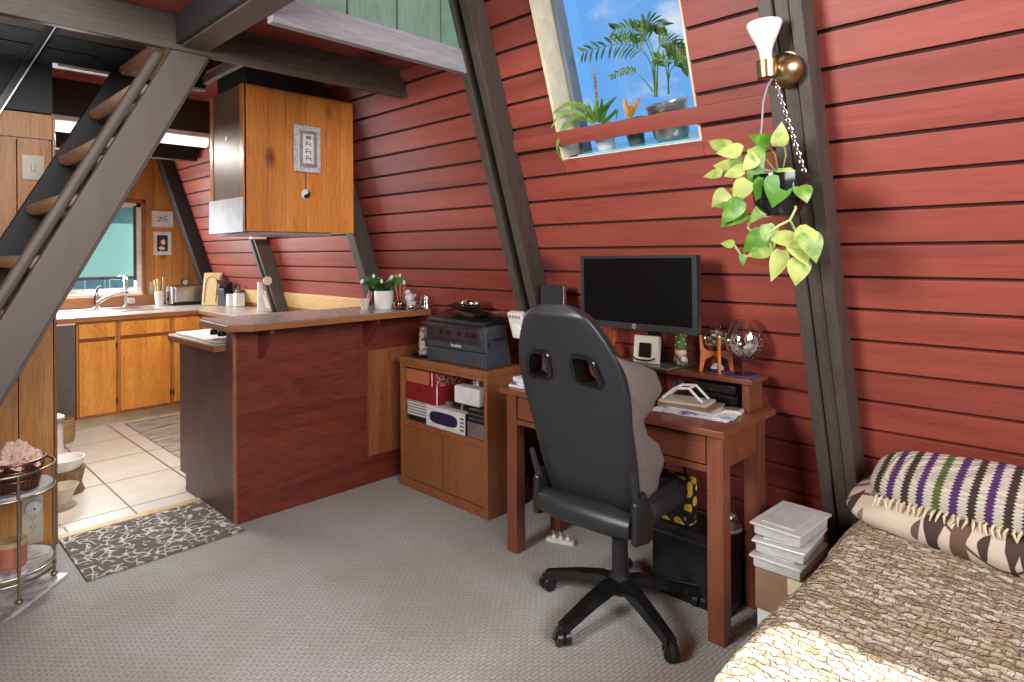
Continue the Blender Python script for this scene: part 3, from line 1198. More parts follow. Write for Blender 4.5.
# bar top: clipped front corner, wooden edge under a laminate sheet
top = [(-.09, -.13, 0), (.01, -.20, 0), (1.185, -.20, 0), (1.165, .33, 0), (-.06, .33, 0)]
mb = MB()
mb.prism([(x_, y_, 1.054) for x_, y_, _ in top], (0, 0, .034), .004)
bt = mb.obj('bar_top', 'edge_wood', bar)
mb = MB()
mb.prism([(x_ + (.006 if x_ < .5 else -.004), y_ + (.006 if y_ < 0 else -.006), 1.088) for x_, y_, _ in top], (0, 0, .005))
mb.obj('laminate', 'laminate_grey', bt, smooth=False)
for x_ in (.13, .80):
    mb = MB()
    mb.prism([(x_, 0, 1.052), (x_, -.16, 1.052), (x_, -.16, 1.03), (x_, -.022, .88), (x_, 0, .88)], (.022, 0, 0), .002)
    mb.obj('bracket', 'bar_red', bar)
bx('side_board', (.825, -.024, .18), (1.26, 0, .845), 'bar_side', bar, .003, label='lighter brown pine board on the bar front')
# lower counter with the cooktop behind the raised bar
mb = MB()
mb.box((-.065, .105, .925), (1.20, .845, .958), .003)
lc = mb.obj('lower_counter', 'edge_wood', bar)
bx('laminate', (-.060, .108, .958), (1.19, .838, .963), 'laminate', lc, .001)
ck = thing('cooktop', 'white cooktop with black knobs at the end of the lower bar counter', 'cooktop', (1.66, 3.82, .963))
bx('panel', (-.315, -.24, 0), (.5, .38, .016), 'white', ck, .006)
for kp in (at(214.5, 334, 2, .98), at(222, 335.5, 2, .98)):
    kx_, y_ = kp.x - 1.66, kp.y - 3.82
    MB().lathe([(0, .016), (.026, .016), (.024, .04), (.020, .046), (0, .046)], 20, M.Translation((kx_, y_, 0))).obj('knob', 'black_gloss', ck)
for x_, y_ in ((.05, .06), (.05, -.1), (.3, .06), (.3, -.1)):
    mb = MB()
    for r_ in (.03, .05, .068):
        mb.tube([(x_ + r_ * math.cos(2 * PI * k / 20), y_ + r_ * math.sin(2 * PI * k / 20), .02) for k in range(20)], .005, 6, True)
    mb.obj('burner', 'black', ck)

# ---------------------------------------------------------------- kitchen run
KY = 6.18


def cabinet_unit(x0, x1, label, hinge=1):
    t = thing('base_cabinet', label, 'cabinet', (x0, KY, 0))
    w_ = x1 - x0
    bx('body', (0, .02, .10), (w_, .90, .90), 'oak_frame', t, .002)
    mb = MB()
    mb.box((0, 0, .10), (.022, .022, .90), .002).box((w_ - .022, 0, .10), (w_, .022, .90), .002)
    mb.box((.022, 0, .88), (w_ - .022, .022, .90), .002).box((.022, 0, .10), (w_ - .022, .022, .13), .002)
    mb.obj('face_frame', 'oak_frame', t)
    d = bx('door', (.016, -.018, .125), (w_ - .016, 0, .735), 'oak', t, .005)
    hx = w_ - .012 if hinge > 0 else .006
    for z_ in (.19, .66):
        bx('hinge', (hx, -.012, z_), (hx + .008, .0, z_ + .05), 'black', t, .001)
    bx('drawer', (.016, -.018, .765), (w_ - .016, 0, .885), 'oak', t, .005)
    bx('toe_kick', (0, .06, .004), (w_, .075, .10), 'cream_tile', t, .001)
    return t


mt['cream_tile'] = plain('cream_tile', (.52, .43, .29), .35)
cabinet_unit(1.225, 1.52, 'golden oak sink cabinet with drawer front, next to the dishwasher')
cabinet_unit(1.523, 1.945, 'wide golden oak cabinet below the toaster end of the sink')
cabinet_unit(1.948, 2.20, 'narrow golden oak corner cabinet beside the sink cabinets', -1)
# right-hand run facing the room, against the slope
for y0, y1, lab in ((5.56, 6.15, 'golden oak drawer cabinet in the kitchen corner, facing left'), (4.93, 5.55, 'golden oak drawer cabinet behind the bar end, facing left')):
    t = thing('base_cabinet', lab, 'cabinet', (2.20, y0, 0))
    w_ = y1 - y0
    bx('body', (.02, 0, .10), (.44, w_, .90), 'oak_frame', t, .002)
    bx('face_frame', (0, 0, .10), (.02, w_, .90), 'oak_frame', t, .002)
    bx('drawer', (-.018, .02, .765), (0, w_ - .02, .885), 'oak', t, .005)
    bx('door', (-.018, .02, .125), (0, w_ - .02, .735), 'oak', t, .005)
    bx('toe_kick', (.06, 0, .004), (.075, w_, .10), 'cream_tile', t, .001)
dw = thing('dishwasher', 'dark grey dishwasher front between the post and the oak cabinets', 'dishwasher', (.62, KY, 0))
bx('body', (0, .02, .10), (.60, .6, .90), 'grey_plastic', dw, .003)
mt['grey_front'] = plain('grey_front', (.082, .07, .062), .45)
bx('door', (.004, -.018, .12), (.597, .02, .885), 'grey_front', dw, .006)
bx('top_strip', (.004, -.02, .888), (.597, .02, .912), 'white', dw, .003)
bx('toe_kick', (0, .06, .004), (.6, .075, .10), 'cream_tile', dw, .001)

wt = thing('kitchen_worktop', 'pale laminate corner worktop with wooden edge under the kitchen window', 'worktop', (2.0, 6.5, .905))
mb = MB()
OUT = [(.0, KY - .03), (2.165, KY - .03), (2.165, 4.30), (2.655, 4.30), (2.655, 5.33), (2.48, 5.33), (2.48, 5.47), (2.655, 5.47), (2.655, 6.87), (2.52, 6.87), (2.52, 7.01), (2.655, 7.01), (2.655, 7.16), (.0, 7.16)]
mb.prism([(x_ - 2.0, y_ - 6.5, 0) for x_, y_ in OUT], (0, 0, .036), .002)
mb.obj('edge', 'edge_wood', wt)
mb = MB()
# cut-out for the sink: sheet built from strips
ZL0, ZL1 = .036, .041
SKX0, SKX1, SKY0, SKY1 = 1.20, 1.93, 6.50, 7.0
for lo_, hi_ in (((.0, KY - .024), (2.17, SKY0)), ((.0, SKY1), (2.17, 7.16)), ((.0, SKY0), (SKX0, SKY1)), ((SKX1, SKY0), (2.17, SKY1)), ((2.171, 4.31), (2.47, 7.16)), ((2.47, 4.31), (2.65, 5.32)), ((2.47, 5.48), (2.65, 6.86))):
    mb.box((lo_[0] - 2.0, lo_[1] - 6.5, ZL0), (hi_[0] - 2.0, hi_[1] - 6.5, ZL1))
mb.obj('laminate', 'laminate', wt, smooth=False)
sk = thing('kitchen_sink', 'stainless double bowl sink set in the pale worktop', 'sink', ((SKX0 + SKX1) / 2, (SKY0 + SKY1) / 2, .946))
mb = MB()
hw, hd = (SKX1 - SKX0) / 2 + .02, (SKY1 - SKY0) / 2 + .02
for lo_, hi_ in (((-hw, -hd), (hw, -hd + .05)), ((-hw, hd - .09), (hw, hd)), ((-hw, -hd + .05), (-hw + .05, hd - .09)), ((hw - .05, -hd + .05), (hw, hd - .09)), ((-.03, -hd + .05), (.03, hd - .09))):
    mb.box((*lo_, 0), (*hi_, .007), .002)
mb.obj('rim', 'steel', sk)
for a, b in ((-hw + .05, -.03), (.03, hw - .05)):
    mb = MB()
    mb.box((a, -hd + .05, -.035), (b, hd - .09, -.030)).box((a, -hd + .05, -.03), (a + .004, hd - .09, .002)).box((b - .004, -hd + .05, -.03), (b, hd - .09, .002)).box((a, -hd + .05, -.03), (b, -hd + .054, .002)).box((a, hd - .094, -.03), (b, hd - .09, .002))
    mb.obj('bowl', 'steel', sk, smooth=False)
fa = thing('sink_faucet', 'chrome single lever faucet with low spout left of the tall tap', 'faucet', (1.545, 6.975, .953))
MB().lathe([(0, 0), (.045, 0), (.045, .008), (.026, .014), (.024, .13), (.02, .15), (0, .155)], 20).obj('body', 'chrome', fa)
MB().tube([(.0, -.01, .05), (.06, -.05, .10), (.14, -.10, .14), (.21, -.14, .155), (.225, -.15, .135)], [.018, .016, .013, .014, .015], 12).obj('spout', 'chrome', fa)
MB().tube([(0, 0, .15), (.01, .0, .19), (.03, -.01, .215)], [.012, .009, .007], 10).obj('lever', 'black', fa)
fb = thing('filter_tap', 'tall slim chrome tap right of the lever faucet', 'faucet', (1.79, 6.975, .953))
MB().lathe([(0, 0), (.03, 0), (.03, .008), (.015, .014), (.014, .24), (.02, .25), (.02, .29), (.01, .31), (0, .31)], 16).obj('body', 'chrome', fb)
bx('filter_block', (.02, -.03, .03), (.075, .02, .085), 'white', fb, .008)
MB().tube([(0, 0, .27), (0, -.04, .285), (0, -.07, .27)], .008, 8).obj('spout', 'chrome', fb)

KZ = .9475
to = thing('toaster', 'long brushed steel toaster on the kitchen worktop', 'toaster', (2.33, 6.93, KZ))
mb = MB()
mb.box((-.15, -.085, .018), (.16, .085, .195), .025, seg=3)
mb.obj('body', 'steel', to)
bx('end_cap', (-.172, -.085, .012), (-.145, .085, .19), 'alu', to, .012)
bx('lever', (-.184, -.012, .12), (-.170, .012, .135), 'black', to, .003)
MB().cyl((-.178, .0, .06), (-.172, .0, .06), .02, 16).obj('dial', 'black', to)
bx('slot', (-.12, -.045, .192), (.13, -.02, .197), 'black', to, .001)
bx('slot', (-.12, .02, .192), (.13, .045, .197), 'black', to, .001)
bx('base', (-.165, -.08, 0), (.155, .08, .02), 'black', to, .004)
uj = thing('utensil_jar', 'white jar of pale wooden spatulas beside the toaster', 'jar', (2.085, 6.95, KZ))
MB().lathe([(0, 0), (.036, 0), (.044, .06), (.046, .145), (.043, .145), (.040, .06), (.03, .012), (0, .012)], 22).obj('jar', 'white', uj)
for k in range(5):
    a_ = k * 1.3
    t_ = MB()
    p = V((.018 * math.cos(a_), .018 * math.sin(a_), .03))
    e = V((.045 * math.cos(a_ + .3), .02 * math.sin(a_), .235 + .012 * k))
    t_.tube([p, p.lerp(e, .75), e], [.006, .008, .013], 8)
    t_.obj('spatula', 'bamboo', uj)
for k, (x_, y_, wd, hh, lab, ml) in enumerate(((2.43, 6.57, .17, .31, 'pale cutting board with a curved groove, leaning in front', 'bamboo'), (2.452, 6.615, .19, .33, 'taller plain cutting board leaning behind the grooved one', 'yellow_pine'))):
    cb = thing('cutting_board', lab, 'cutting board', (x_, y_, KZ), R(-50))
    mb = MB()
    mb.box((-wd / 2, -.009, 0), (wd / 2, .009, hh), .008, M.Rotation(R(-10), 4, 'X'))
    b_ = mb.obj('board', ml, cb)
    if k == 0:
        pts = [V((-.06, -.011, .03)), V((-.06, -.011, .22)), V((-.045, -.011, .27)), V((0, -.011, .295)), V((.045, -.011, .27)), V((.06, -.011, .22)), V((.06, -.011, .03))]
        mb = MB().tube([M.Rotation(R(-10), 4, 'X') @ p for p in pts], .004, 6)
        mb.obj('groove', 'kraft', b_)
kb = thing('knife_block', 'slanted black knife block between cutting boards and soap bottle', 'knife block', (2.55, 6.44, KZ), R(-70))
mb = MB()
mb.prism([(-.05, -.06, 0), (-.05, .05, 0), (-.05, .01, .24), (-.05, -.09, .17)], (.10, 0, 0), .006)
mb.obj('block', 'black', kb)
for k in range(3):
    mb = MB()
    c_ = V((-.03 + .03 * k, -.05, .20))
    mb.tube([c_, c_ + V((0, -.04, .055))], .011, 8)
    mb.obj('knife_handle', 'grey_plastic', kb)
so_ = thing('soap_bottle', 'white pump bottle with grey top beside the knife block', 'bottle', (2.56, 6.19, KZ))
mb = MB().box((-.045, -.04, 0), (.045, .04, .135), .012)
mb.obj('bottle', 'white', so_)
MB().lathe([(.038, .135), (.03, .165), (.012, .17), (.012, .20), (.018, .205), (.018, .215), (0, .215)], 16).obj('pump', 'grey_plastic_l', so_)
MB().tube([(0, 0, .21), (-.04, .0, .215)], .008, 8).obj('spout', 'grey_plastic_l', so_)
bx('spice_box', (-.035, -.03, 0), (.035, .03, .12), 'paper', None, .006, loc=None).location = (2.535, 6.325, KZ)
tag(bpy.data.objects['spice_box'], 'small white box between the cutting boards and the knife block', 'box')
bb = thing('small_clock', 'small round white clock on the wall above the toaster', 'clock', (2.40, GY, 1.165))
MB().cyl((0, -.03, 0), (0, -.002, 0), .036, 20).obj('case', 'black', bb)
MB().cyl((0, -.033, 0), (0, -.03, 0), .028, 20).obj('face', 'paper', bb)

# wall pieces in the kitchen
def picture(name, lab, x0, x1, z0, z1):
    t = thing(name, lab, 'picture', ((x0 + x1) / 2, GY - .001, (z0 + z1) / 2))
    a, b = (x1 - x0) / 2, (z1 - z0) / 2
    mb = MB()
    f_ = .014
    mb.box((-a, -.022, -b), (a, 0, -b + f_), .002).box((-a, -.022, b - f_), (a, 0, b), .002).box((-a, -.022, -b + f_), (-a + f_, 0, b - f_), .002).box((a - f_, -.022, -b + f_), (a, 0, b - f_), .002)
    mb.obj('frame', 'white', t)
    bx('mat_board', (-a + f_, -.014, -b + f_), (a - f_, -.002, b - f_), 'paper', t, 0)
    return t


pa = picture('bird_drawing', 'white framed ink drawing of branches, upper picture by the kitchen window', 2.085, 2.288, 1.745, 1.915)
mb = MB()
for a, b in (((-.05, .02), (.045, -.005)), ((-.045, -.02), (.0, .01)), ((0, .01), (.05, .035)), ((-.02, .0), (-.04, -.035)), ((.02, 0), (.045, -.03)), ((-.005, .012), (-.025, .04)), ((-.03, -.012), (.02, -.02))):
    mb.tube([(a[0], -.015, a[1]), ((a[0] + b[0]) / 2, -.015, (a[1] + b[1]) / 2 + .004), (b[0], -.015, b[1])], .0028, 5)
mb.obj('ink_lines', 'black', pa)
pb = picture('framed_print', 'white framed red and blue print, lower picture by the kitchen window', 2.10, 2.270, 1.455, 1.70)
bx('print', (-.052, -.017, -.082), (.050, -.013, .085), 'navy', pb, 0)
mb = MB()
mb.ell((0, -.017, .01), (.033, .003, .045), rough=.3, seed=3)
mb.obj('red_shape', 'red_box', pb)
mb = MB()
mb.ell((.004, -.020, .012), (.018, .002, .026), rough=.4, seed=5).ell((-.008, -.019, -.05), (.03, .002, .018), rough=.4, seed=8)
mb.obj('pale_shape', 'paper', pb)


def outlet(name, lab, loc, rotz, gang=1, w_=.07, h_=.115):
    t = thing(name, lab, 'outlet', loc, rotz)
    bx('plate', (-w_ / 2, -.007, -h_ / 2), (w_ / 2, 0, h_ / 2), 'cream_plate', t, .003)
    for z_ in ([-.022, .022] if gang == 1 else [-.066, -.022, .03, .075]):
        mb = MB()
        mb.cyl((0, -.0095, z_), (0, -.006, z_), .017, 16)
        s_ = mb.obj('socket', 'cream_plate', t)
        mb = MB()
        mb.box((-.008, -.0102, z_ - .004), (-.0055, -.009, z_ + .006)).box((.0055, -.0102, z_ - .004), (.008, -.009, z_ + .006)).cyl((0, -.0102, z_ - .009), (0, -.009, z_ - .009), .0025, 8)
        mb.obj('slots', 'black', s_, smooth=False)
    return t


mt['cream_plate'] = plain('cream_plate', (.58, .52, .40), .35, 0, .04)
outlet('wall_outlet', 'cream outlet on the pine wall behind the utensil jar', (2.10, GY - .001, 1.115), 0, 1, .075, .13)
q = outlet('wall_outlet', 'tall cream double outlet low on the pine partition by the wire stand', (.581, 3.868, .185), 0, 2, .085, .30)
ng = thing('night_light', 'round white night light plugged into the tall double outlet', 'night light', (.583, 3.856, .215))
MB().lathe([(0, .026), (.012, .024), (.034, .012), (.036, 0), (0, 0)], 24, M.Rotation(R(90), 4, 'X')).obj('body', 'white', ng)
MB().cyl((0, -.0275, 0), (0, -.024, 0), .005, 10).obj('sensor', 'navy', ng)
sw = thing('light_switch', 'cream light switch on the pine partition left of the stair', 'switch', (.594, 3.868, 1.89))
bx('plate', (-.045, -.007, -.062), (.045, 0, .062), 'cream_plate', sw, .003)
bx('toggle', (-.01, -.016, -.018), (.01, -.006, .018), 'cream_plate', sw, .003)
# rafter fittings
rp_ = thing('cover_plate', 'round white cover plate on the side of the kitchen rafter', 'cover plate', (2.455, 5.339, 1.225))
MB().cyl((0, -.009, 0), (0, 0, 0), .038, 24).obj('plate', 'cream_plate', rp_)
MB().cyl((0, -.011, 0), (0, -.009, 0), .006, 8).obj('screw', 'alu', rp_)
jb = thing('junction_box', 'small yellow box on the kitchen rafter just under the hanging cabinet', 'box', (2.36, 5.34, 1.63))
bx('box', (-.06, -.05, -.045), (.07, 0, .03), 'cream', jb, .004)
bx('screw', (.03, -.053, -.015), (.045, -.05, 0), 'brass', jb, .001)
so2 = thing('rafter_outlet', 'pale outlet strip at the foot of the kitchen rafter', 'outlet', (2.475, 5.37, 1.03))
mb = MB()
mb.box((-.018, -.028, -.05), (.0, .028, .07), .003, M.Rotation(-R(90) + SL, 4, 'Y'))
mb.obj('plate', 'cream_plate', so2)
sp = thing('splash_board', 'white upright board beside the kitchen rafter', 'board', (2.50, 5.52, KZ))
mb = MB()
mb.prism([(-.05, 0, 0), (.04, 0, 0), (-.01, 0, .26), (-.045, 0, .26)], (0, .02, 0), .004)
mb.obj('board', 'white', sp)

# fluorescent lamp under the black beam
fl = thing('fluorescent_lamp', 'long white fluorescent lamp under the black kitchen beam', 'lamp', (1.27, 4.705, 2.315))
bx('housing', (-.46, -.05, -.035), (.46, .045, 0), 'white', fl, .004)
mb = MB()
mb.grid(lambda u, v: V((-.45 + .9 * u, .052 * math.cos(PI * v) , -.035 - .06 * math.sin(PI * v))), 2, 14)
mb.obj('diffuser', 'tube', fl)
bx('end_cap', (-.462, -.052, -.09), (-.45, .047, 0), 'white', fl, .003)
bx('end_cap', (.45, -.052, -.09), (.462, .047, 0), 'white', fl, .003)
pc = thing('lamp_pull_cord', 'white pull cord hanging at the left end of the kitchen lamp', 'cord', (.80, 4.70, 2.315))
MB().tube([(0, 0, 0), (-.004, 0, -.1), (0, 0, -.2), (.003, 0, -.26)], .0025, 6).obj('cord', 'white', pc)
mb = MB()
for k in range(5):
    mb.tube([(.02 + .028 * math.cos(2 * PI * j / 12), .012 * (k - 2), -.03 - k * .006 + .025 * math.sin(2 * PI * j / 12)) for j in range(12)], .006, 6, True)
mb.obj('wound_cord', 'cream', pc)

area('kitchen_lamp_light', (1.27, 4.70, 2.20), (1.27, 4.70, 0), .9, .12, 46, (1.0, .97, .92))

# ---------------------------------------------------------------- bookcase with open shelf
BX, BY0, BY1 = 2.35, 2.470, 3.262
bk = thing('bookcase', 'low brown wooden bookcase with open shelf and two doors', 'bookcase', (BX, (BY0 + BY1) / 2, 0))
hw = (BY1 - BY0) / 2
D_ = .275
bx('top', (-.006, -hw - .003, .772), (D_, hw + .003, .81), 'book', bk, .006)
bx('side_panel', (0, -hw, 0), (D_, -hw + .028, .772), 'book', bk, .003)
bx('side_panel', (0, hw - .028, 0), (D_, hw, .772), 'book', bk, .003)
bx('shelf', (.004, -hw + .028, .385), (D_ - .02, hw - .028, .423), 'book', bk, .003)
bx('back_panel', (D_ - .014, -hw + .028, .05), (D_ - .004, hw - .028, .772), 'book_dark', bk, 0)
bx('top_rail', (.004, -hw + .028, .75), (.03, hw - .028, .772), 'book', bk, .002)
bx('plinth', (.008, -hw + .028, 0), (.03, hw - .028, .055), 'book', bk, .002)
for a, b in ((-hw + .031, -.004), (.004, hw - .031)):
    bx('door', (.012, a, .058), (.03, b, .382), 'book', bk, .004)

SH = .424
def carton(name, lab, x0, x1, y0, y1, z0, z1, m, cat='box', bev=.003):
    t = thing(name, lab, cat, ((x0 + x1) / 2, (y0 + y1) / 2, z0))
    bx('carton', (x0 - (x0 + x1) / 2, y0 - (y0 + y1) / 2, 0), (x1 - (x0 + x1) / 2, y1 - (y0 + y1) / 2, z1 - z0), m, t, bev)
    return t


XS = 2.37
c1 = carton('flat_case', 'thin black case lying at the bottom left of the bookcase shelf', XS, 2.58, 2.93, 3.20, SH, .452, 'black')
c2 = carton('striped_box', 'white box with printed lines under the red boxes', XS, 2.58, 2.985, 3.215, .452, .545, 'barcode')
c3 = carton('red_box', 'dark red box below the orange one on the bookcase shelf', XS, 2.60, 2.92, 3.225, .545, .655, 'red_box')
bx('spine', (-.117, -.154, 0), (-.113, -.148, .11), 'paper', c3, 0)
c4 = carton('orange_box', 'orange topped box with red patterned end, topmost left on the shelf', XS, 2.60, 2.93, 3.225, .656, .735, 'orange_box')
mt['red_pattern'] = NB('red_pattern').m
_b = NB('red_pattern')
_f = _b.noise(_b.coord(), 60, 3)
_b.set(col=_b.ramp(_f, [(.48, (.30, .012, .02)), (.58, (.55, .40, .30))]), rough=.4)
mt['red_pattern'] = _b.m
bx('red_end', (-.117, -.150, -.001), (.0, -.085, .081), 'red_box', c4, .001)
bx('patterned_end', (-.117, -.1505, -.002), (.115, -.1465, .080), 'red_pattern', c4, 0)
bx('stripe', (-.118, -.118, 0), (-.1165, -.108, .08), 'cream', c4, 0)
c5 = carton('speaker_box', 'white edged dark box picturing a navy oval, front of the shelf', 2.353, 2.50, 2.655, 3.005, SH, .545, 'white')
mb = MB()
t_ = bmesh.new()
mb.prism([(-.0735, .015 + .125 * math.copysign(abs(math.cos(q_)) ** .5, math.cos(q_)), .061 + .036 * math.copysign(abs(math.sin(q_)) ** .7, math.sin(q_))) for q_ in [2 * PI * k / 32 for k in range(32)]], (-.0018, 0, 0))
mb.obj('navy_oval', 'navy', c5)
bx('dark_end', (-.071, -.1765, 0), (.071, -.174, .121), 'navy', c5, 0)
mb = MB().prism([(.0, -.1772, .050), (.03, -.1772, .082), (.035, -.1772, .082), (.01, -.1772, .05)], (0, .0006, 0))
mb.obj('white_mark', 'paper', c5, smooth=False)
mb = MB()
for k in range(4):
    mb.box((-.0745, -.165, .02 + .022 * k), (-.0738, -.135, .03 + .022 * k))
mb.box((-.0745, .03 - .003, .055), (-.0741, .03 + .003, .068))
mb.obj('small_print', 'grey_plastic_l', c5, smooth=False)
c6 = carton('black_gadget', 'black folded gadget lying on the navy printed box', 2.40, 2.56, 2.66, 2.86, .546, .58, 'black_gloss', 'gadget', .008)
MB().cyl((-.08, .06, .02), (-.08, .10, .02), .017, 12).obj('dial', 'alu', c6)
bx('prong', (-.085, -.04, .005), (-.075, -.02, .035), 'alu', c6, .002)
c7 = carton('white_bag_box', 'rounded white box behind the navy printed box', 2.40, 2.48, 2.585, 2.805, .582, .685, 'paper', 'box', .012)
c8 = carton('black_camera_case', 'black box with a round mark near the right end of the shelf', 2.49, 2.60, 2.52, 2.68, .60, .735, 'grey_plastic')
MB().cyl((-.058, 0, .09), (-.055, 0, .09), .02, 20).obj('round_mark', 'alu', c8)
for k, (a, m_, lab) in enumerate(((2.69, 'alu', 'grey paperback standing behind the white box'), (2.715, 'paper', 'white paperback standing beside the grey one'), (2.742, 'barcode', 'lined paperback standing left of the white one'))):
    bkx = thing('paperback', lab, 'book', (2.55, a, SH))
    bx('cover', (-.045, -.011, 0), (.045, .011, .30), m_, bkx, .001)
    bx('pages', (-.043, -.009, .299), (.044, .009, .302), 'paper', bkx, 0)
c9 = carton('black_stack', 'black plastic pieces stacked at the right end of the shelf', 2.36, 2.50, 2.51, 2.64, .51, .58, 'black', 'gadget', .006)
for k in range(2):
    bx('ridge', (-.072, -.06, .015 + k * .025), (-.068, .06, .024 + k * .025), 'grey_plastic_l', c9, .002)
c10 = carton('silver_box', 'silver grey box at the lower right of the shelf', 2.36, 2.50, 2.505, 2.645, SH, .509, 'alu')
pz = thing('paper_sheaf', 'white papers upright at the right end of the bookcase shelf', 'papers', (2.42, 2.504, .582))
bx('sheet', (-.05, -.003, 0), (.05, .003, .165), 'paper', pz, 0)
bx('sheet', (-.045, .005, 0), (.05, .009, .15), 'paper', pz, 0)

# printer
TZ = .8105
pr = thing('printer', 'dark grey laser printer with clear cover on the bookcase', 'printer', (2.375, 2.76, TZ))
hwp = .262
mb = MB()
mb.prism([(0, -hwp, .0), (.20, -hwp, .0), (.155, -hwp, .235), (.012, -hwp, .235), (-.004, -hwp, .20), (0, -hwp, .12)], (0, 2 * hwp, 0), .008)
mb.obj('body', 'grey_plastic', pr)
mb = MB()
mb.prism([(.0, -hwp + .01, .235), (.155, -hwp + .01, .235), (.145, -hwp + .01, .285), (.01, -hwp + .01, .26)], (0, 2 * hwp - .02, 0), .008)
mb.obj('scanner_lid', 'black', pr)
bx('paper_drawer', (-.008, -hwp + .012, .008), (.006, hwp - .012, .088), 'grey_plastic', pr, .004)
bx('drawer_grip', (-.011, -.012, .012), (-.006, .012, .036), 'grey_plastic_l', pr, .002)
bx('drawer_gap', (-.0085, -hwp + .004, .0885), (.003, hwp - .004, .0915), 'black', pr, 0)
mb = MB()
mb.prism([(-.007, -hwp + .03, .150), (-.012, -hwp + .03, .205), (-.008, -hwp + .03, .205), (-.003, -hwp + .03, .150)], (0, 2 * hwp - .10, 0), .001)
pn = mb.obj('control_panel', 'grey_plastic_l', pr)
mb = MB()
for y_ in (-.12, -.05, .05, .11):
    mb.cyl((-.014, y_, .182), (-.009, y_, .182), .016, 14)
mb.box((-.014, -.19, .165), (-.009, -.15, .195), .002)
mb.obj('buttons', 'black', pn)
mb = MB()
mb.prism([(-.013, -hwp + .035, .128), (-.028, -hwp + .035, .225), (.02, -hwp + .035, .243), (.02, -hwp + .035, .240), (-.025, -hwp + .035, .222), (-.010, -hwp + .035, .128)], (0, 2 * hwp - .02, 0), .0006)
mb.obj('clear_cover', 'smoke_cover', pr)
text_obj('logo', 'brother', .030, 'paper', pr, M.Translation((-.0092, -.02, .112)) @ M.Rotation(R(-90), 4, 'Z') @ M.Rotation(R(90), 4, 'X'))
mb = MB()
mb.box((.05, -hwp - .003, .155), (.13, -hwp, .165), .001).box((.012, -hwp - .004, .115), (.018, -hwp, .15), .001)
mb.obj('side_latch', 'black', pr)
# folded wood mat and black tray on top, steel bowl
wm = thing('wavy_mat', 'curved brown wooden mat lying across the printer', 'mat', (2.455, 2.66, TZ + .285))
mb = MB()
mb.grid(lambda u, v: V((-.06 + .11 * v, -.21 + .44 * u, .012 + .014 * math.sin(u * 9 + .6))), 26, 4)
mb.grid(lambda u, v: V((-.06 + .11 * v, -.21 + .44 * u, .017 + .014 * math.sin(u * 9 + .6))), 26, 4)
mb.obj('mat', 'kraft', wm)
bt_ = thing('black_tray', 'black curved plastic tray on the printer lid', 'tray', (2.43, 2.72, TZ + .285))
mb = MB()
mb.grid(lambda u, v: V((-.05 + .09 * v, -.10 + .25 * u, .012 + .035 * u * u + .012 * (2 * v - 1) ** 2)), 14, 6)
mb.grid(lambda u, v: V((-.05 + .09 * v, -.10 + .25 * u, .018 + .035 * u * u + .012 * (2 * v - 1) ** 2)), 14, 6)
mb.obj('tray', 'black', bt_)
ws = thing('silver_gadget', 'shiny silver rounded gadget on top of the printer', 'gadget', (2.455, 2.71, TZ + .325), R(20))
MB().ell((0, 0, .025), (.035, .062, .028)).obj('shell', 'chrome', ws)
bx('base', (-.028, -.05, .0), (.028, .05, .012), 'black', ws, .006)
# dish and ornament beside the printer
dk = thing('black_dish', 'round black dish on the bookcase left of the printer', 'dish', (2.45, 3.13, TZ))
MB().lathe([(0, 0), (.075, 0), (.092, .014), (.09, .016), (.07, .006), (0, .006)], 28).obj('dish', 'black_gloss', dk)
mj = thing('patterned_jar', 'tall mottled jar standing on the black dish', 'jar', (2.44, 3.12, TZ + .007))
_b = NB('mottled')
_f = _b.noise(_b.coord(), 45, 3)
_b.set(col=_b.ramp(_f, [(.45, (.06, .05, .03)), (.55, (.52, .46, .34))]), rough=.3)
mt['mottled'] = _b.m
MB().lathe([(0, 0), (.036, 0), (.042, .02), (.042, .12), (.034, .15), (.034, .165), (0, .165)], 22).obj('jar', 'mottled', mj)
MB().lathe([(0, .165), (.037, .165), (.037, .178), (0, .182)], 22).obj('lid', 'alu', mj)

# white wall device on the rafter
dv_ = thing('wall_timer', 'white box with round dial fixed on the rafter behind the chair', 'timer', (2.44, 2.30, 1.075))
tilt = M.Rotation(-(R(90) - SL), 4, 'Y')
mb = MB().box((-.035, -.052, -.075), (.0, .052, .075), .008, tilt)
mb.obj('case', 'white', dv_)
mb = MB()
mb.cyl(tilt @ V((-.042, 0, -.02)), tilt @ V((-.034, 0, -.02)), .03, 24)
mb.obj('dial', 'paper', dv_)
mb = MB()
for k in range(4):
    mb.box((-.0365, -.04 + .022 * k, .045), (-.034, -.026 + .022 * k, .058), 0, tilt)
mb.obj('vents', 'laminate_grey', dv_)

# ---------------------------------------------------------------- on the bar top
BZ = 1.0935
cp = thing('potted_cactus', 'white pot with a flowering green leaf cactus on the bar', 'plant', (2.37, 3.46, BZ))
MB().lathe([(0, 0), (.056, 0), (.060, .01), (.063, .118), (.057, .118), (.054, .02), (0, .02)], 28).obj('pot', 'white', cp)
MB().lathe([(0, .105), (.056, .105)], 20).obj('soil', 'soil', cp)
mb = MB()
rr = random.Random(3)
for k in range(36):
    a_ = k * 2.4
    sp_ = .15 + .95 * rr.random()
    p = V((.02 * math.cos(a_), .02 * math.sin(a_), .105))
    d = V((math.cos(a_) * sp_, math.sin(a_) * sp_, 1.0))
    for j in range(3):
        ln = .055
        mb.leaf(p, d, (math.sin(a_), -math.cos(a_), .2), ln, .034, .3, n=4)
        p = p + d.normalized() * ln * .9
        d = d + V((math.cos(a_) * .35, math.sin(a_) * .35, -.28))
    if k % 5 == 0:
        MB().ell(p, (.008, .008, .014), u=8, v=6).obj('flower', 'paper', cp)
mb.obj('leaves', 'cactus', cp)
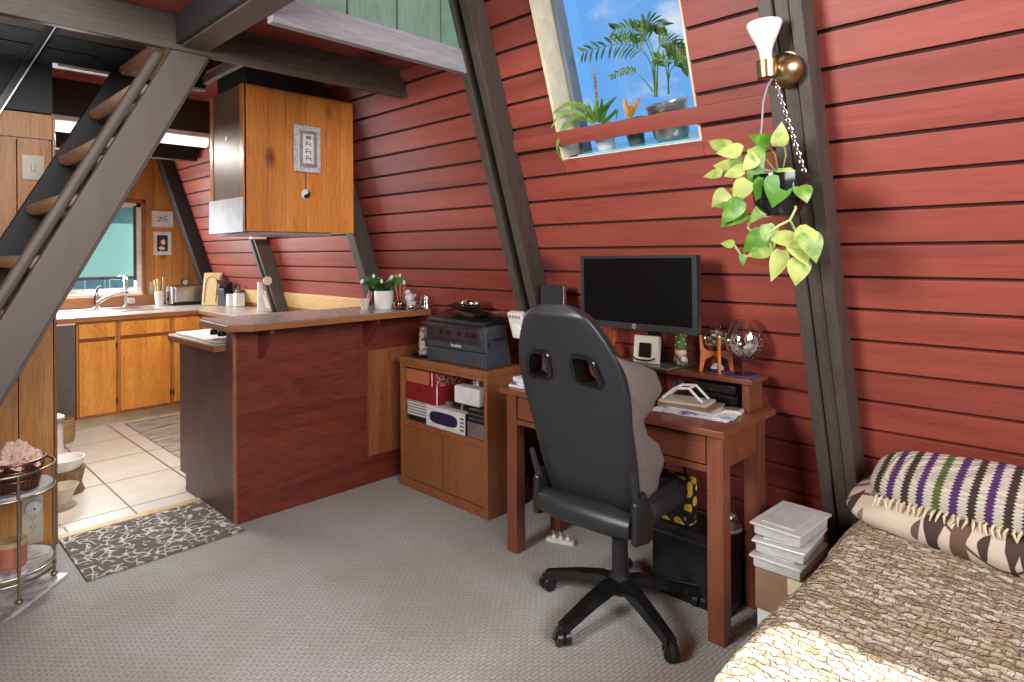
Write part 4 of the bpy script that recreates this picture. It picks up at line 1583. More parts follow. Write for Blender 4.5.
sp2 = thing('small_white_pot', 'little white pot left of the cactus pot', 'pot', (2.27, 3.53, BZ))
MB().lathe([(0, 0), (.022, 0), (.030, .055), (.033, .055), (.033, .066), (.028, .066), (.02, .01), (0, .01)], 20).obj('pot', 'cream_plate', sp2)
rg = thing('ribbon_decoration', 'pink and red ribbon decoration beside the cactus pot', 'decoration', (2.345, 3.60, BZ))
mb = MB()
for k in range(5):
    a_ = k * 1.25
    mb.tube([(0, 0, .01), (.02 * math.cos(a_), .02 * math.sin(a_), .035 + .006 * k), (.035 * math.cos(a_ + .6), .035 * math.sin(a_ + .6), .012 + .004 * k)], .005, 6)
mb.obj('ribbon', 'red_box', rg)
mb = MB().prism([(-.02, .0, .05), (.015, 0, .035), (.035, 0, .10), (.005, 0, .115)], (0, .004, 0))
mb.tube([(.0, .002, .0), (.004, .002, .05)], .002, 6)
mb.obj('card', 'skin_pink', rg)
rd = thing('reed_diffuser', 'amber glass diffuser with reeds on the bar by the cactus', 'diffuser', (2.415, 3.345, BZ))
mt['amber'] = glass('amber_glass', (.75, .55, .28), .05)
MB().lathe([(0, 0), (.036, 0), (.045, .02), (.040, .045), (.015, .06), (.015, .08), (.012, .08), (.012, .058), (.036, .04), (.040, .02), (.033, .006), (0, .006)], 20).obj('bottle', 'amber', rd)
for k in range(6):
    a_ = k * 1.05
    MB().cyl((.006 * math.cos(a_), .006 * math.sin(a_), .012), (.035 * math.cos(a_), .035 * math.sin(a_), .165), .0022, 6).obj('reed', 'reed', rd)
fg = thing('bird_figurine', 'small white bird figurine on a bowl, right of the diffuser', 'figurine', (2.50, 3.36, BZ))
MB().lathe([(0, 0), (.03, 0), (.045, .03), (.046, .042), (.04, .042), (.03, .012), (0, .01)], 20).obj('bowl', 'white', fg)
mb = MB().ell((0, 0, .068), (.032, .026, .036)).ell((-.012, 0, .106), (.018, .017, .018)).tube([(-.026, 0, .104), (-.042, 0, .100)], [.006, .001], 8).tube([(.02, 0, .07), (.055, 0, .088)], [.016, .004], 8)
mb.obj('bird', 'white', fg)
dg_ = thing('oval_platter', 'white oval platter at the wall end of the bar', 'platter', (2.50, 3.56, BZ))
mb = MB().lathe([(0, 0), (.045, 0), (.07, .02), (.067, .022), (.042, .005), (0, .005)], 28, M.Diagonal((.9, 1.2, 1, 1)))
mb.obj('platter', 'white', dg_)
gl = thing('glass_tumbler', 'clear glass tumbler upside down at the bar end', 'glass', (2.548, 3.245, BZ))
MB().lathe([(.045, 0), (.034, .085), (0, .088), (0, .078), (.030, .076), (.041, 0), (.045, 0)], 26).obj('tumbler', 'glass', gl)
fo2 = thing('foil_piece', 'crumpled silver foil lying in front of the tumbler', 'foil', (2.44, 3.235, BZ))
mb = MB().ell((0, 0, .016), (.045, .032, .016), rough=.9, seed=4, u=20, v=14)
mb.obj('foil', 'chrome', fo2)

# ---------------------------------------------------------------- desk with riser
dk_ = thing('writing_desk', 'reddish brown wooden desk with riser shelf against the sloping wall', 'desk', (2.15, 1.60, 0))
DX, DY = 2.15, 1.60
def dbox(name, lo, hi, m, par=dk_, bev=.003):
    return bx(name, (lo[0] - DX, lo[1] - DY, lo[2]), (hi[0] - DX, hi[1] - DY, hi[2]), m, par, bev)


dbox('desktop', (2.15, 1.03, .772), (2.632, 2.175, .80), 'desk', bev=.005)
for a, b in ((1.05, 1.115), (2.095, 2.16)):
    dbox('leg', (2.185, a, 0), (2.245, b, .772), 'desk_leg')
    dbox('leg', (2.505, a, 0), (2.565, b, .772), 'desk_leg')
    dbox('side_apron', (2.245, a + .012, .64), (2.505, b - .012, .772), 'desk')
dbox('bottom_rail', (2.19, 1.115, .625), (2.215, 2.095, .65), 'desk')
dbox('back_apron', (2.54, 1.115, .62), (2.56, 2.095, .772), 'desk')
for a, b in ((1.12, 1.60), (1.607, 2.09)):
    d_ = dbox('drawer', (2.188, a, .655), (2.21, b, .758), 'desk', bev=.005)
    mbk = MB().lathe([(0, 0), (.009, 0), (.007, .012), (.015, .022), (.012, .03), (0, .032)], 16, M.Translation((2.188 - DX, (a + b) / 2 - DY, .705)) @ M.Rotation(R(-90), 4, 'Y'))
    mbk.obj('knob', 'desk', d_)
dbox('foot_rail', (2.525, 1.115, .12), (2.55, 2.095, .18), 'desk')
RX0, RX1, RY0, RY1 = 2.48, 2.628, 1.075, 2.02
RZ = .935
dbox('riser_top', (RX0 - .012, RY0 - .012, RZ - .022), (RX1, RY1, RZ), 'desk', bev=.004)
dbox('riser_side', (RX0, RY0 + .005, .80), (RX1 - .012, RY0 + .035, RZ - .022), 'desk_leg')
dbox('riser_side', (RX0, RY1 - .04, .80), (RX1 - .012, RY1 - .01, RZ - .022), 'desk_leg')
dbox('riser_divider', (RX0 + .01, 1.53, .80), (RX1 - .012, 1.55, RZ - .022), 'desk_leg')

# monitor
mo = thing('monitor', 'black widescreen computer monitor on the desk riser', 'monitor', (2.55, 1.53, RZ + .001))
mo.rotation_euler = (0, 0, R(-4))
mx0 = -.185
tl = M.Translation((mx0, 0, .337)) @ M.Rotation(R(-.4), 4, 'X')
MB().box((0, -.312, -.163), (.035, .312, .163), .006, tl).obj('housing', 'bezel', mo)
mb = MB()
mb.box((-.003, -.312, -.163), (.002, .312, -.135), .001, tl).box((-.003, -.312, .150), (.002, .312, .163), .001, tl).box((-.003, -.312, -.135), (.002, -.291, .150), .001, tl).box((-.003, .291, -.135), (.002, .312, .150), .001, tl)
bz = mb.obj('bezel', 'bezel', mo)
MB().box((-.0012, -.291, -.135), (.001, .291, .150), 0, tl).obj('screen', 'screen', mo)
MB().cyl(tl @ V((-.0046, 0, -.149)), tl @ V((-.0028, 0, -.149)), .0115, 24).obj('logo_disc', 'alu', bz)
text_obj('logo', 'hp', .016, 'black', bz, tl @ M.Translation((-.0048, .0, -.1485)) @ M.Rotation(R(-90), 4, 'Z') @ M.Rotation(R(90), 4, 'X'))
MB().box((.034, -.05, -.06), (.075, .05, .09), .008, tl).obj('back_box', 'black', mo)
mb = MB().prism([(.0, -.03, .012), (.03, -.03, .012), (-.10, -.03, .36), (-.13, -.03, .36)], (0, .06, 0), .006)
mb.obj('neck', 'black', mo)
mt['green_gloss'] = plain('dark_green_gloss', (.10, .125, .095), .12)
mb = MB().box((-.135, -.135, 0), (.07, .155, .012), .006)
mb.obj('stand_base', 'green_gloss', mo)

# things on the riser and desk
web = thing('white_speaker', 'white framed black desk gadget standing under the monitor', 'speaker', (2.455, 1.548, RZ + .014))
web.rotation_euler = (0, 0, R(4))
tl2 = M.Rotation(R(8), 4, 'Y')
MB().box((0, -.062, .0), (.03, .062, .125), .006, tl2).obj('frame', 'cream_plate', web)
MB().box((-.008, -.030, .025), (.006, .032, .092), .010, tl2).obj('front', 'black_gloss', web)
mb = MB().tube([tl2 @ V((-.012, -.055, .026)), tl2 @ V((-.02, -.03, .014)), tl2 @ V((-.02, .03, .014)), tl2 @ V((-.012, .055, .022))], .004, 6)
mb.obj('cord', 'black', web)
dfz = thing('stick_diffuser', 'clear glass bottle with brown reeds beside the chair back', 'diffuser', (2.53, 1.787, RZ))
MB().lathe([(.030, 0), (.036, .004), (.036, .03), (.018, .055), (.018, .075), (.015, .075), (.015, .053), (.033, .03), (.033, .006), (0, .005), (0, 0), (.03, 0)], 20).obj('bottle', 'glass', dfz)
for k in range(7):
    a_ = k * .9
    MB().cyl((.006 * math.cos(a_), .006 * math.sin(a_), .01), (.03 * math.cos(a_), .042 * math.sin(a_), .155 + .01 * (k % 3)), .003, 6).obj('reed', 'orange_wood', dfz)
jr = thing('small_jar', 'small pale jar behind the reed diffuser', 'jar', (2.585, 1.90, RZ))
MB().lathe([(0, 0), (.03, 0), (.034, .01), (.034, .09), (.02, .10), (.02, .112), (0, .112)], 18).obj('jar', 'cream_plate', jr)
gn = thing('gnome_bottle', 'small figure with tall green spotted hat on the riser', 'figurine', (2.52, 1.405, RZ))
MB().lathe([(0, 0), (.034, 0), (.034, .006), (.022, .012), (.022, .02), (0, .02)], 20).obj('foot', 'glass', gn)
MB().lathe([(0, .018), (.026, .02), (.032, .035), (.026, .055), (0, .06)], 18).obj('body', 'mottled', gn)
MB().ell((0, 0, .072), (.027, .027, .024)).obj('head', 'skin_pink', gn)
mt['face'] = plain('peach', (.62, .38, .22), .5)
gn.children[-1].data.materials[0] = mt['face']
MB().lathe([(.036, .088), (.022, .092), (.022, .15), (.026, .17), (.024, .172), (0, .165)], 18).obj('hat', 'bluegreen', gn)
mb = MB()
for k in range(14):
    a_ = k * 2.4
    mb.ell((.0235 * math.cos(a_), .0235 * math.sin(a_), .10 + .0045 * k), (.0035, .0035, .0035), u=6, v=5)
mb.obj('dots', 'cream', gn)
os_ = thing('wooden_stand', 'bright orange wooden cross stand on the riser', 'stand', (2.56, 1.258, RZ))
def halfcross(a):
    mb = MB()
    m_ = M.Rotation(a, 4, 'Z')
    out = [(-.072, 0), (-.058, 0), (-.046, .05), (-.02, .064), (.02, .064), (.046, .05), (.058, 0), (.072, 0), (.066, .08), (.072, .155), (.060, .155), (.052, .098), (.03, .088), (-.03, .088), (-.052, .098), (-.060, .155), (-.072, .155), (-.066, .08)]
    mb.prism([(x_, -.006, z_) for x_, z_ in out], (0, .012, 0), .0015, m_)
    return mb


halfcross(R(38)).obj('cross_leg', 'orange_wood', os_)
halfcross(R(128)).obj('cross_leg', 'orange_wood', os_)
gb = thing('pebble_bowl', 'round glass bowl filled with pale stones, held by the orange stand', 'bowl', (2.56, 1.258, RZ + .089))
MB().lathe([(0, 0), (.025, .002), (.052, .03), (.058, .055), (.046, .083), (.026, .094), (.027, .105), (.024, .105), (.023, .094), (.043, .082), (.055, .055), (.049, .031), (.024, .005), (0, .004)], 28).obj('bowl', 'glass', gb)
for k in range(13):
    a_ = k * 2.4
    r_ = .026 if k < 8 else .014
    MB().ell((r_ * math.cos(a_), r_ * math.sin(a_), .022 + .005 * k), (.015, .012, .008), rough=.5, seed=k, u=10, v=8).obj('stone', 'stone', gb)
sh = thing('seashell', 'white shell on a purple cloth under the orange stand', 'shell', (2.582, 1.258, RZ + .004))
mb = MB().grid(lambda u, v: V((.0 + .006 * math.cos(v * PI), (.028 * v) * math.cos(PI * u), .003 + .026 * v * math.sin(PI * u) * (1 + .05 * math.cos(u * 40)))), 30, 8)
mb.grid(lambda u, v: V((-.008 + .006 * math.cos(v * PI), (.028 * v) * math.cos(PI * u), .003 + .026 * v * math.sin(PI * u) * (1 + .05 * math.cos(u * 40)))), 30, 8)
mb.obj('shell', 'paper', sh)
for x_, y_, r_, lab in ((2.575, 1.252, .046, 'small purple cloth under the shell'), (2.560, 1.133, .064, 'round purple cloth under the glass snifter')):
    d_ = MB().cyl((0, 0, 0), (0, 0, .003), r_, 30).obj('doily', 'purple', None)
    d_.location = (x_, y_, RZ + .0003)
    tag(d_, lab, 'cloth')
sn = thing('brandy_snifter', 'large glass snifter holding white paper flowers, near the riser end', 'glass', (2.560, 1.133, RZ + .0035))
MB().lathe([(0, 0), (.045, 0), (.047, .004), (.012, .010), (.009, .03), (.012, .048), (.045, .066), (.075, .10), (.083, .135), (.070, .18), (.048, .225), (.046, .225), (.068, .18), (.0805, .135), (.073, .10), (.044, .069), (.011, .054), (0, .053)], 36).obj('bowl', 'glass', sn)
mb = MB()
rr = random.Random(5)
for k in range(16):
    a_ = rr.random() * 6.28
    p = V((.03 * math.cos(a_), .03 * math.sin(a_), .085 + .02 * rr.random()))
    mb.leaf(p, (math.cos(a_), math.sin(a_), .9), (0, 0, 1), .045, .03, .9, n=5)
mb.obj('paper_flowers', 'paper', sn)
mb = MB()
for k in range(7):
    a_ = k * .9
    mb.tube([(.02 * math.cos(a_), .02 * math.sin(a_), .075), (.05 * math.cos(a_), .05 * math.sin(a_), .10), (.055 * math.cos(a_ + .4), .055 * math.sin(a_ + .4), .135), (.045 * math.cos(a_ + .2), .045 * math.sin(a_ + .2), .16)], .0025, 6)
mb.obj('stems', 'cream_plate', sn)
# papers and electronics below the riser
bxk = thing('black_router', 'flat black electronic box under the riser shelf', 'electronics', (2.555, 1.235, .801))
bx('case', (-.06, -.10, 0), (.06, .10, .055), 'black_gloss', bxk, .005)
bx('display', (-.0615, -.06, .018), (-.0595, .05, .04), 'screen', bxk, 0)
bx('top_case', (-.055, -.09, .056), (.06, .09, .092), 'black', bxk, .006)
gj = thing('glass_cube', 'clear glass jar under the riser beside the black electronics', 'jar', (2.54, 1.42, .801))
MB().lathe([(.028, 0), (.034, .005), (.034, .075), (.031, .075), (.031, .008), (0, .007), (0, 0), (.028, 0)], 22).obj('jar', 'glass', gj)
paper_specs = [('white newspaper sheet at the bottom of the desk papers', 2.375, 1.25, .11, .16, 6, .003, 'paper'), ('blue and white magazine under the brown folder', 2.375, 1.225, .10, .14, 14, .004, 'magazine'),
               ('white envelope on the magazine', 2.385, 1.27, .075, .13, -4, .004, 'paper'), ('brown folder under the white wire stand', 2.395, 1.29, .075, .115, 5, .010, 'kraft'), ('pale green notebook on the brown folder', 2.40, 1.31, .065, .10, 9, .010, 'cream_plate')]
_b = NB('magazine')
_f = _b.noise(_b.coord(), 14, 2)
_b.set(col=_b.ramp(_f, [(.42, (.70, .70, .70)), (.5, (.30, .36, .50)), (.58, (.06, .10, .28))], True), rough=.4)
mt['magazine'] = _b.m
zt = .8005
for lab, x_, y_, a, b, rz, th, m_ in paper_specs:
    o = MB().box((-a, -b, 0), (a, b, th), .0012).obj('desk_paper', m_, None)
    o.location = (x_, y_, zt)
    o.rotation_euler = (0, 0, R(rz))
    tag(o, lab, 'papers', 'papers piled on the right of the desk')
    zt += th + .0004
cl = thing('wire_paper_stand', 'white bent wire holder on top of the paper pile', 'holder', (2.40, 1.315, zt), R(8))
mb = MB().tube([(-.045, .085, .004), (-.045, .03, .05), (-.045, -.03, .055), (-.045, -.085, .004)], .006, 8)
mb.tube([(.035, .085, .004), (.035, .03, .05), (.035, -.03, .055), (.035, -.085, .004)], .006, 8).tube([(-.045, .03, .05), (.035, .03, .05)], .005, 8).tube([(-.045, -.03, .055), (.035, -.03, .055)], .005, 8)
mb.obj('wire', 'white', cl)
kbx = thing('white_keypad', 'small white button box at the right of the paper pile', 'gadget', (2.425, 1.12, .801), R(12))
bx('case', (-.03, -.035, 0), (.03, .035, .018), 'cream_plate', kbx, .004)
mb = MB()
for i in range(3):
    for j in range(3):
        mb.box((-.02 + i * .015, -.024 + j * .018, .018), (-.01 + i * .015, -.012 + j * .018, .022), .001)
mb.obj('keys', 'grey_plastic_l', kbx)
zt = .8005
for k, (lab, a, b, rz, th, m_) in enumerate((('white printed sheets at the left corner of the desk', .07, .05, 0, .012, 'paper'), ('red edged leaflet second from the top at the left desk corner', .06, .045, 8, .01, 'magazine'), ('crumpled white paper on top of the left desk pile', .05, .04, -10, .022, 'paper'))):
    o = MB().box((-a, -b, 0), (a, b, th), .003).obj('desk_paper', m_, None)
    o.location = (2.26, 2.10, zt)
    o.rotation_euler = (0, 0, R(rz))
    tag(o, lab, 'papers', 'papers at the left desk corner')
    zt += th + .0004
ls = thing('black_display', 'small dark display seen edge on behind the chair top', 'display', (2.47, 2.10, .801))
bx('panel', (-.012, -.08, .20), (.008, .072, .485), 'bezel', ls, .005)
bx('edge', (-.014, -.084, .20), (.006, -.08, .48), 'alu', ls, .001)
bx('foot', (-.05, -.07, 0), (.05, .05, .012), 'black', ls, .004)
bx('neck', (-.005, -.03, .012), (.01, .01, .21), 'black', ls, .003)

# ---------------------------------------------------------------- gaming chair
ch = thing('gaming_chair', 'black leather gaming chair with belt holes turned to the desk', 'chair', (2.125, 1.463, 0), R(3))
CA0 = 100
mb = MB().lathe([(0, .085), (.05, .085), (.055, .10), (.045, .15), (.032, .17), (.032, .30), (.02, .305), (.02, .42), (0, .42)], 24)
mb.obj('gas_column', 'black', ch)
for k in range(5):
    a_ = R(CA0 + 72 * k)
    d = V((math.cos(a_), math.sin(a_), 0))
    mb = MB()
    n_ = V((-d.y, d.x, 0))
    prof = [(.0, .13, .036), (.08, .135, .034), (.18, .115, .03), (.28, .088, .026), (.335, .072, .024)]
    t_ = bmesh.new()
    rings = []
    for r_, z_, w_ in prof:
        c_ = d * r_ + V((0, 0, z_))
        rings.append([t_.verts.new(c_ + n_ * a * w_ + V((0, 0, b))) for a, b in ((-1, -.03 + .3 * r_ * .06), (-.8, .006), (-.4, .014), (.4, .014), (.8, .006), (1, -.03 + .3 * r_ * .06))])
    for a, b in zip(rings, rings[1:]):
        for i in range(6):
            t_.faces.new([a[i], a[(i + 1) % 6], b[(i + 1) % 6], b[i]])
    t_.faces.new(rings[0])
    t_.faces.new(list(reversed(rings[-1])))
    bmesh.ops.recalc_face_normals(t_, faces=t_.faces)
    mb.add(t_)
    lg = mb.obj('base_leg', 'black_gloss', ch)
    cst = MB()
    e = d * .33
    cst.cyl(e + V((0, 0, .04)), e + V((0, 0, .075)), .011, 12)
    a2 = a_ + 1.1
    ax = V((-math.sin(a2), math.cos(a2), 0))
    for s_ in (-1, 1):
        cst.cyl(e + ax * s_ * .006 + V((0, 0, .029)), e + ax * s_ * .026 + V((0, 0, .029)), .029, 20)
    cst.tube([e + ax * -.028 + V((0, 0, .03)) + d * .01, e + ax * -.02 + V((0, 0, .062)), e + ax * .02 + V((0, 0, .062)), e + ax * .028 + V((0, 0, .03)) + d * .01], .010, 8)
    cst.obj('caster', 'black', lg)
# mechanism and seat
bx('mechanism', (-.13, -.09, .405), (.13, .09, .445), 'black', ch, .01)
MB().tube([(.0, -.09, .42), (.0, -.20, .415), (.0, -.25, .41)], [.008, .008, .012], 10).obj('height_lever', 'black', ch)


def seatfn(u, v):
    a = 2 * PI * u
    x_ = -.005 + .22 * math.copysign(abs(math.cos(a)) ** .5, math.cos(a))
    y_ = .235 * math.copysign(abs(math.sin(a)) ** .5, math.sin(a))
    prof = [(.86, .44), (1, .455), (1.02, .48), (.98, .515), (.86, .535), (.6, .522), (.3, .512), (0.001, .51)]
    i = v * (len(prof) - 1)
    j = min(int(i), len(prof) - 2)
    t_ = i - j
    s_ = prof[j][0] * (1 - t_) + prof[j + 1][0] * t_
    z_ = prof[j][1] * (1 - t_) + prof[j + 1][1] * t_
    return V((x_ * s_ + .02 * (1 - s_), y_ * s_, z_ + (.018 * (abs(y_) / .235) ** 3 * (s_ > .5))))


MB().grid(seatfn, 40, 22, True).obj('seat', 'leather', ch)
MB().tube([(-.235, -.20, .475), (-.245, -.1, .478), (-.245, .1, .478), (-.235, .20, .475)], [.046, .055, .055, .046], 16).obj('seat_rear_roll', 'leather', ch)
for s_ in (-1, 1):
    mb = MB()
    y_ = .205 * s_
    mb.prism([(-.27, y_, .42), (-.17, y_, .40), (-.14, y_, .50), (-.20, y_, .60), (-.265, y_, .57)], (0, .03 * s_, 0), .012)
    mb.obj('recliner_cover', 'black', ch)
    MB().tube([(-.235, y_ + .012 * s_, .55), (-.262, y_ + .016 * s_, .62), (-.280, y_ + .020 * s_, .68)], [.014, .012, .010], 8).obj('hinge_arm', 'bezel', ch)

BZ0, BZ1 = .515, 1.268
WID = [(.515, .195), (.56, .205), (.65, .212), (.75, .220), (.85, .228), (.95, .235), (1.02, .233), (1.08, .220), (1.14, .194), (1.19, .166), (1.23, .138), (1.253, .105), (1.268, .06)]
WING = [(.515, .07), (.60, .13), (.68, .165), (.74, .15), (.80, .095), (.85, .085), (.90, .14), (.96, .185), (1.02, .175), (1.06, .12), (1.10, .08), (1.20, .065), (1.268, .03)]


def lerp_tab(tab, z):
    for (a, p), (b, q) in zip(tab, tab[1:]):
        if z <= b:
            t_ = (z - a) / (b - a)
            t_ = t_ * t_ * (3 - 2 * t_) if tab is WING else t_
            return p + (q - p) * t_
    return tab[-1][1]


def back_x(z):
    return -.235 - (z - .54) * .305


def shellfn(u, v):
    z = BZ0 + (BZ1 - BZ0) * (1 - (1 - v) ** 1.15)
    w_ = lerp_tab(WID, z)
    e = min(1, (BZ1 - z) / .05 + .25) if z > BZ1 - .04 else 1
    a = 2 * PI * u
    cx, cy = math.cos(a), math.sin(a)
    p = .42
    y_ = w_ * math.copysign(abs(cy) ** p, cy)
    x_ = .032 * e * math.copysign(abs(cx) ** p, cx)
    return V((back_x(z) + .035 + x_ + .02 * (abs(y_) / .235) ** 2.5, y_, z))


mbs = MB().grid(shellfn, 56, 60, True)
bmesh.ops.holes_fill(mbs.bm, edges=[e for e in mbs.bm.edges if e.is_boundary], sides=0)
shell = mbs.obj('backrest_shell', 'leather', ch, recalc=True)


def wingfn(sgn):
    def f(u, v):
        z = .53 + (1.10 - .53) * v
        w_ = lerp_tab(WID, z) + .004
        d = lerp_tab(WING, z)
        taper = min(1, v / .06, (1 - v) / .08)
        d = .03 + (d - .02) * max(.05, taper)
        a = 2 * PI * u
        # tear-shaped section: rooted at the side of the shell, leaning forward and out
        cx, cy = math.cos(a), math.sin(a)
        fx = (cx + 1) / 2
        th = .034 * (1 - .45 * fx)
        flare = .05 * fx * (d / .16)
        return V((back_x(z) + .028 + d * fx, sgn * (w_ - .036 + flare + th * cy), z))
    return f


for s_ in (-1, 1):
    mbw = MB().grid(wingfn(s_), 24, 40, True)
    bmesh.ops.holes_fill(mbw.bm, edges=[e for e in mbw.bm.edges if e.is_boundary], sides=0)
    mbw.obj('side_bolster', 'leather_side', ch, recalc=True)
mb = MB()
mb.grid(lambda u, v: V((back_x(.54 + .66 * v) + .07 + .035 * math.sin(PI * u) ** .5 * math.sin(PI * min(1, v * 1.02 + .0)) ** .4, (u - .5) * 2 * (.82 * lerp_tab(WID, .54 + .66 * v) - .02), .54 + .66 * v)), 18, 26)
front = mb.obj('front_cushion', 'leather_side', ch)
# belt holes
HOLES = [[(s_ * a_, b_) for a_, b_ in ((.160, 1.000), (.142, 1.070), (.115, 1.090), (.062, 1.090), (.050, 1.070), (.055, 1.005), (.075, .990), (.140, .985))] for s_ in (1, -1)]
for target in (shell, front):
    for hp in HOLES:
        cut = MB()
        cut.prism([(-.7, y_, z_) for y_, z_ in hp], (.8, 0, 0))
        co_ = cut.obj('cutter', 'black', None, smooth=False)
        co_.parent = ch
        bo = target.modifiers.new('b', 'BOOLEAN')
        bo.operation = 'DIFFERENCE'
        bo.solver = 'EXACT'
        bo.object = co_
        bpy.context.view_layer.update()
        dg = bpy.context.evaluated_depsgraph_get()
        me = bpy.data.meshes.new_from_object(target.evaluated_get(dg))
        target.modifiers.clear()
        target.data = me
        bpy.data.objects.remove(co_)
for hp in HOLES:
    pts = []
    n_ = len(hp)
    for i in range(n_):
        a, b = hp[i], hp[(i + 1) % n_]
        for t_ in (0, .33, .66):
            y_, z_ = a[0] + (b[0] - a[0]) * t_, a[1] + (b[1] - a[1]) * t_
            pts.append(V((back_x(z_) + .001, y_, z_)))
    MB().tube(pts, .0085, 8, True).obj('belt_hole_frame', 'black_gloss', ch)
    pts2 = [p + V((.03, 0, 0)) for p in pts]
    q = MB()
    t_ = bmesh.new()
    ra = [t_.verts.new(p) for p in pts]
    rb = [t_.verts.new(p + V((.07, 0, 0))) for p in pts]
    for i in range(len(pts)):
        j = (i + 1) % len(pts)
        t_.faces.new([ra[i], ra[j], rb[j], rb[i]])
    q.add(t_)
    q.obj('belt_hole_liner', 'bezel', ch)

# ---------------------------------------------------------------- bed
bed = thing('bed', 'bed under a chunky woven beige throw in the near corner', 'bed', (1.85, -.15, 0))
B0 = V((1.85, -.15, 0))
BXA, BXB, BYA, BYB, BT = .80, 2.80, -1.15, .70, .455
mb = MB().box((BXA - B0.x + .03, BYA - B0.y, .20), (BXB - B0.x - .10, BYB - B0.y - .03, BT - .02), .06, seg=4)
mt['sheet'] = plain('sheet', (.55, .48, .38), .9)
mb.obj('mattress', 'sheet', bed)
bx('bed_base', (BXA - B0.x + .05, BYA - B0.y + .03, .08), (BXB - B0.x - .12, BYB - B0.y - .08, .20), 'kraft', bed, .01)
for x_, y_ in ((BXA + .1, BYB - .14), (BXB - .22, BYB - .14), (BXA + .1, BYA + .1), (BXB - .22, BYA + .1)):
    bx('leg', (x_ - B0.x - .03, y_ - B0.y - .03, 0), (x_ - B0.x + .03, y_ - B0.y + .03, .085), 'desk_leg', bed, .004)


def throwfn(u, v):
    x_ = BXA + (BXB - .06 - BXA) * u
    # arc length: flat top, rounded shoulder, hanging side on the +y edge
    top = BYB - BYA
    s_ = v * (top + .40)
    r_ = .075
    if s_ < top - r_:
        y_, z_, n_ = BYA + s_, BT, V((0, 0, 1))
    elif s_ < top - r_ + r_ * PI / 2:
        a_ = (s_ - top + r_) / r_
        y_, z_, n_ = BYB - r_ + r_ * math.sin(a_), BT - r_ + r_ * math.cos(a_), V((0, math.sin(a_), math.cos(a_)))
    else:
        y_, z_, n_ = BYB, BT - r_ - (s_ - top + r_ - r_ * PI / 2), V((0, 1, 0))
    q = NZ.noise(V((x_ * 2.3, s_ * 2.3, 0))) * .018 + NZ.noise(V((x_ * 7, s_ * 7, 3))) * .007
    row = s_ / .0240
    bump = abs(math.sin(PI * (x_ / .0240))) ** .6 * .009 + abs(math.sin(PI * (s_ / .062 + .25 * (int(x_ / .024) % 2) * 2))) ** .5 * .004
    jig = NZ.noise(V((x_ * 40, s_ * 40, 7))) * .004
    return V((x_, y_, z_)) + n_ * (.012 + q + bump + jig) - B0


mb = MB().grid(throwfn, 300, 330)
mb.obj('woven_throw', 'throw', bed, angle=180)


def pillowfn(hx, hy, hz, pw=.45, seed=0, amp=.02):
    def f(u, v):
        a = 2 * PI * u
        b = PI * (v - .5)
        cx = math.copysign(abs(math.cos(a)) ** pw, math.cos(a))
        cy = math.copysign(abs(math.sin(a)) ** pw, math.sin(a))
        c = max(0.0, math.cos(b)) ** .55
        p = V((hx * cx * c, hy * cy * c, hz * math.copysign(abs(math.sin(b)) ** 1.15, b)))
        r_ = max(abs(p.x / hx), abs(p.y / hy))
        k = 1 - .05 * r_ ** 4
        p.z += NZ.noise(p * 7 + V((seed, 0, 0))) * amp * (1 - r_ ** 2 * .6)
        p.x *= k
        return p
    return f


lp = thing('leaf_pillow', 'cream pillow printed with brown leaves lying across the bed', 'pillow', (2.545, .20, .55))
lp.rotation_euler = (0, R(-12), R(-4))
MB().grid(pillowfn(.185, .53, .085, .5, 1, .03), 60, 40, True).obj('cover', 'leafprint', lp, angle=180)
crp = thing('crochet_pillow', 'crocheted pillow with purple, brown and cream stripes behind the leaf pillow', 'pillow', (2.535, .165, .650))
crp.rotation_euler = (0, R(-24), R(-4))
MB().grid(pillowfn(.150, .49, .065, .5, 5, .012), 60, 40, True).obj('cover', 'crochet', crp, angle=180)
mb = MB()
rr = random.Random(11)
for k in range(52):
    y_ = -.44 + .88 * k / 51
    x_ = -.140 + .006 * rr.random()
    mb.tube([(x_, y_, .012), (x_ - .022, y_ + .01 * (rr.random() - .5), .012 + .01 * rr.random()), (x_ - .035, y_ + .02 * (rr.random() - .5), -.004)], [.004, .005, .002], 5)
fr_ = mb.obj('fringe', 'cream', crp)
fr_['kind'] = 'stuff'

# ---------------------------------------------------------------- boxes between desk and bed
cb_ = thing('cardboard_box', 'brown cardboard box under the clear bins beside the bed', 'box', (2.42, .865, .175))
bx('carton', (-.20, -.085, 0), (.12, .085, .145), 'kraft', cb_, .004)
bx('tape', (-.202, -.03, .09), (-.199, -.085, .146), 'cream', cb_, 0)
wb = thing('white_box', 'white box at the bottom of the stack beside the bed', 'box', (2.42, .865, 0))
bx('carton', (-.195, -.082, .0), (.11, .08, .174), 'paper', wb, .004)
mt['bin'] = plain('frosted_plastic', (.56, .56, .55), .22, trans=.12)
zb = .321
for k, lab in enumerate(('frosted plastic bin at the bottom of the bin stack', 'frosted plastic bin in the middle of the bin stack', 'frosted plastic bin with bright lid at the top of the bin stack')):
    t = thing('plastic_bin', lab, 'bin', (2.345 + .01 * k, .875, zb), R((0, 3, -3)[k]), 'clear bins beside the bed')
    mb = MB()
    mb.prism([(-.125, -.082, 0), (.125, -.082, 0), (.125, .082, 0), (-.125, .082, 0)], (0, 0, .036), .006)
    mb.obj('tub', 'bin', t)
    mb = MB()
    mb.box((-.14, -.092, .036), (.14, .092, .047), .005).box((-.11, -.06, .047), (.11, .06, .052), .003)
    mb.obj('lid', 'bin', t)
    zb += .0535

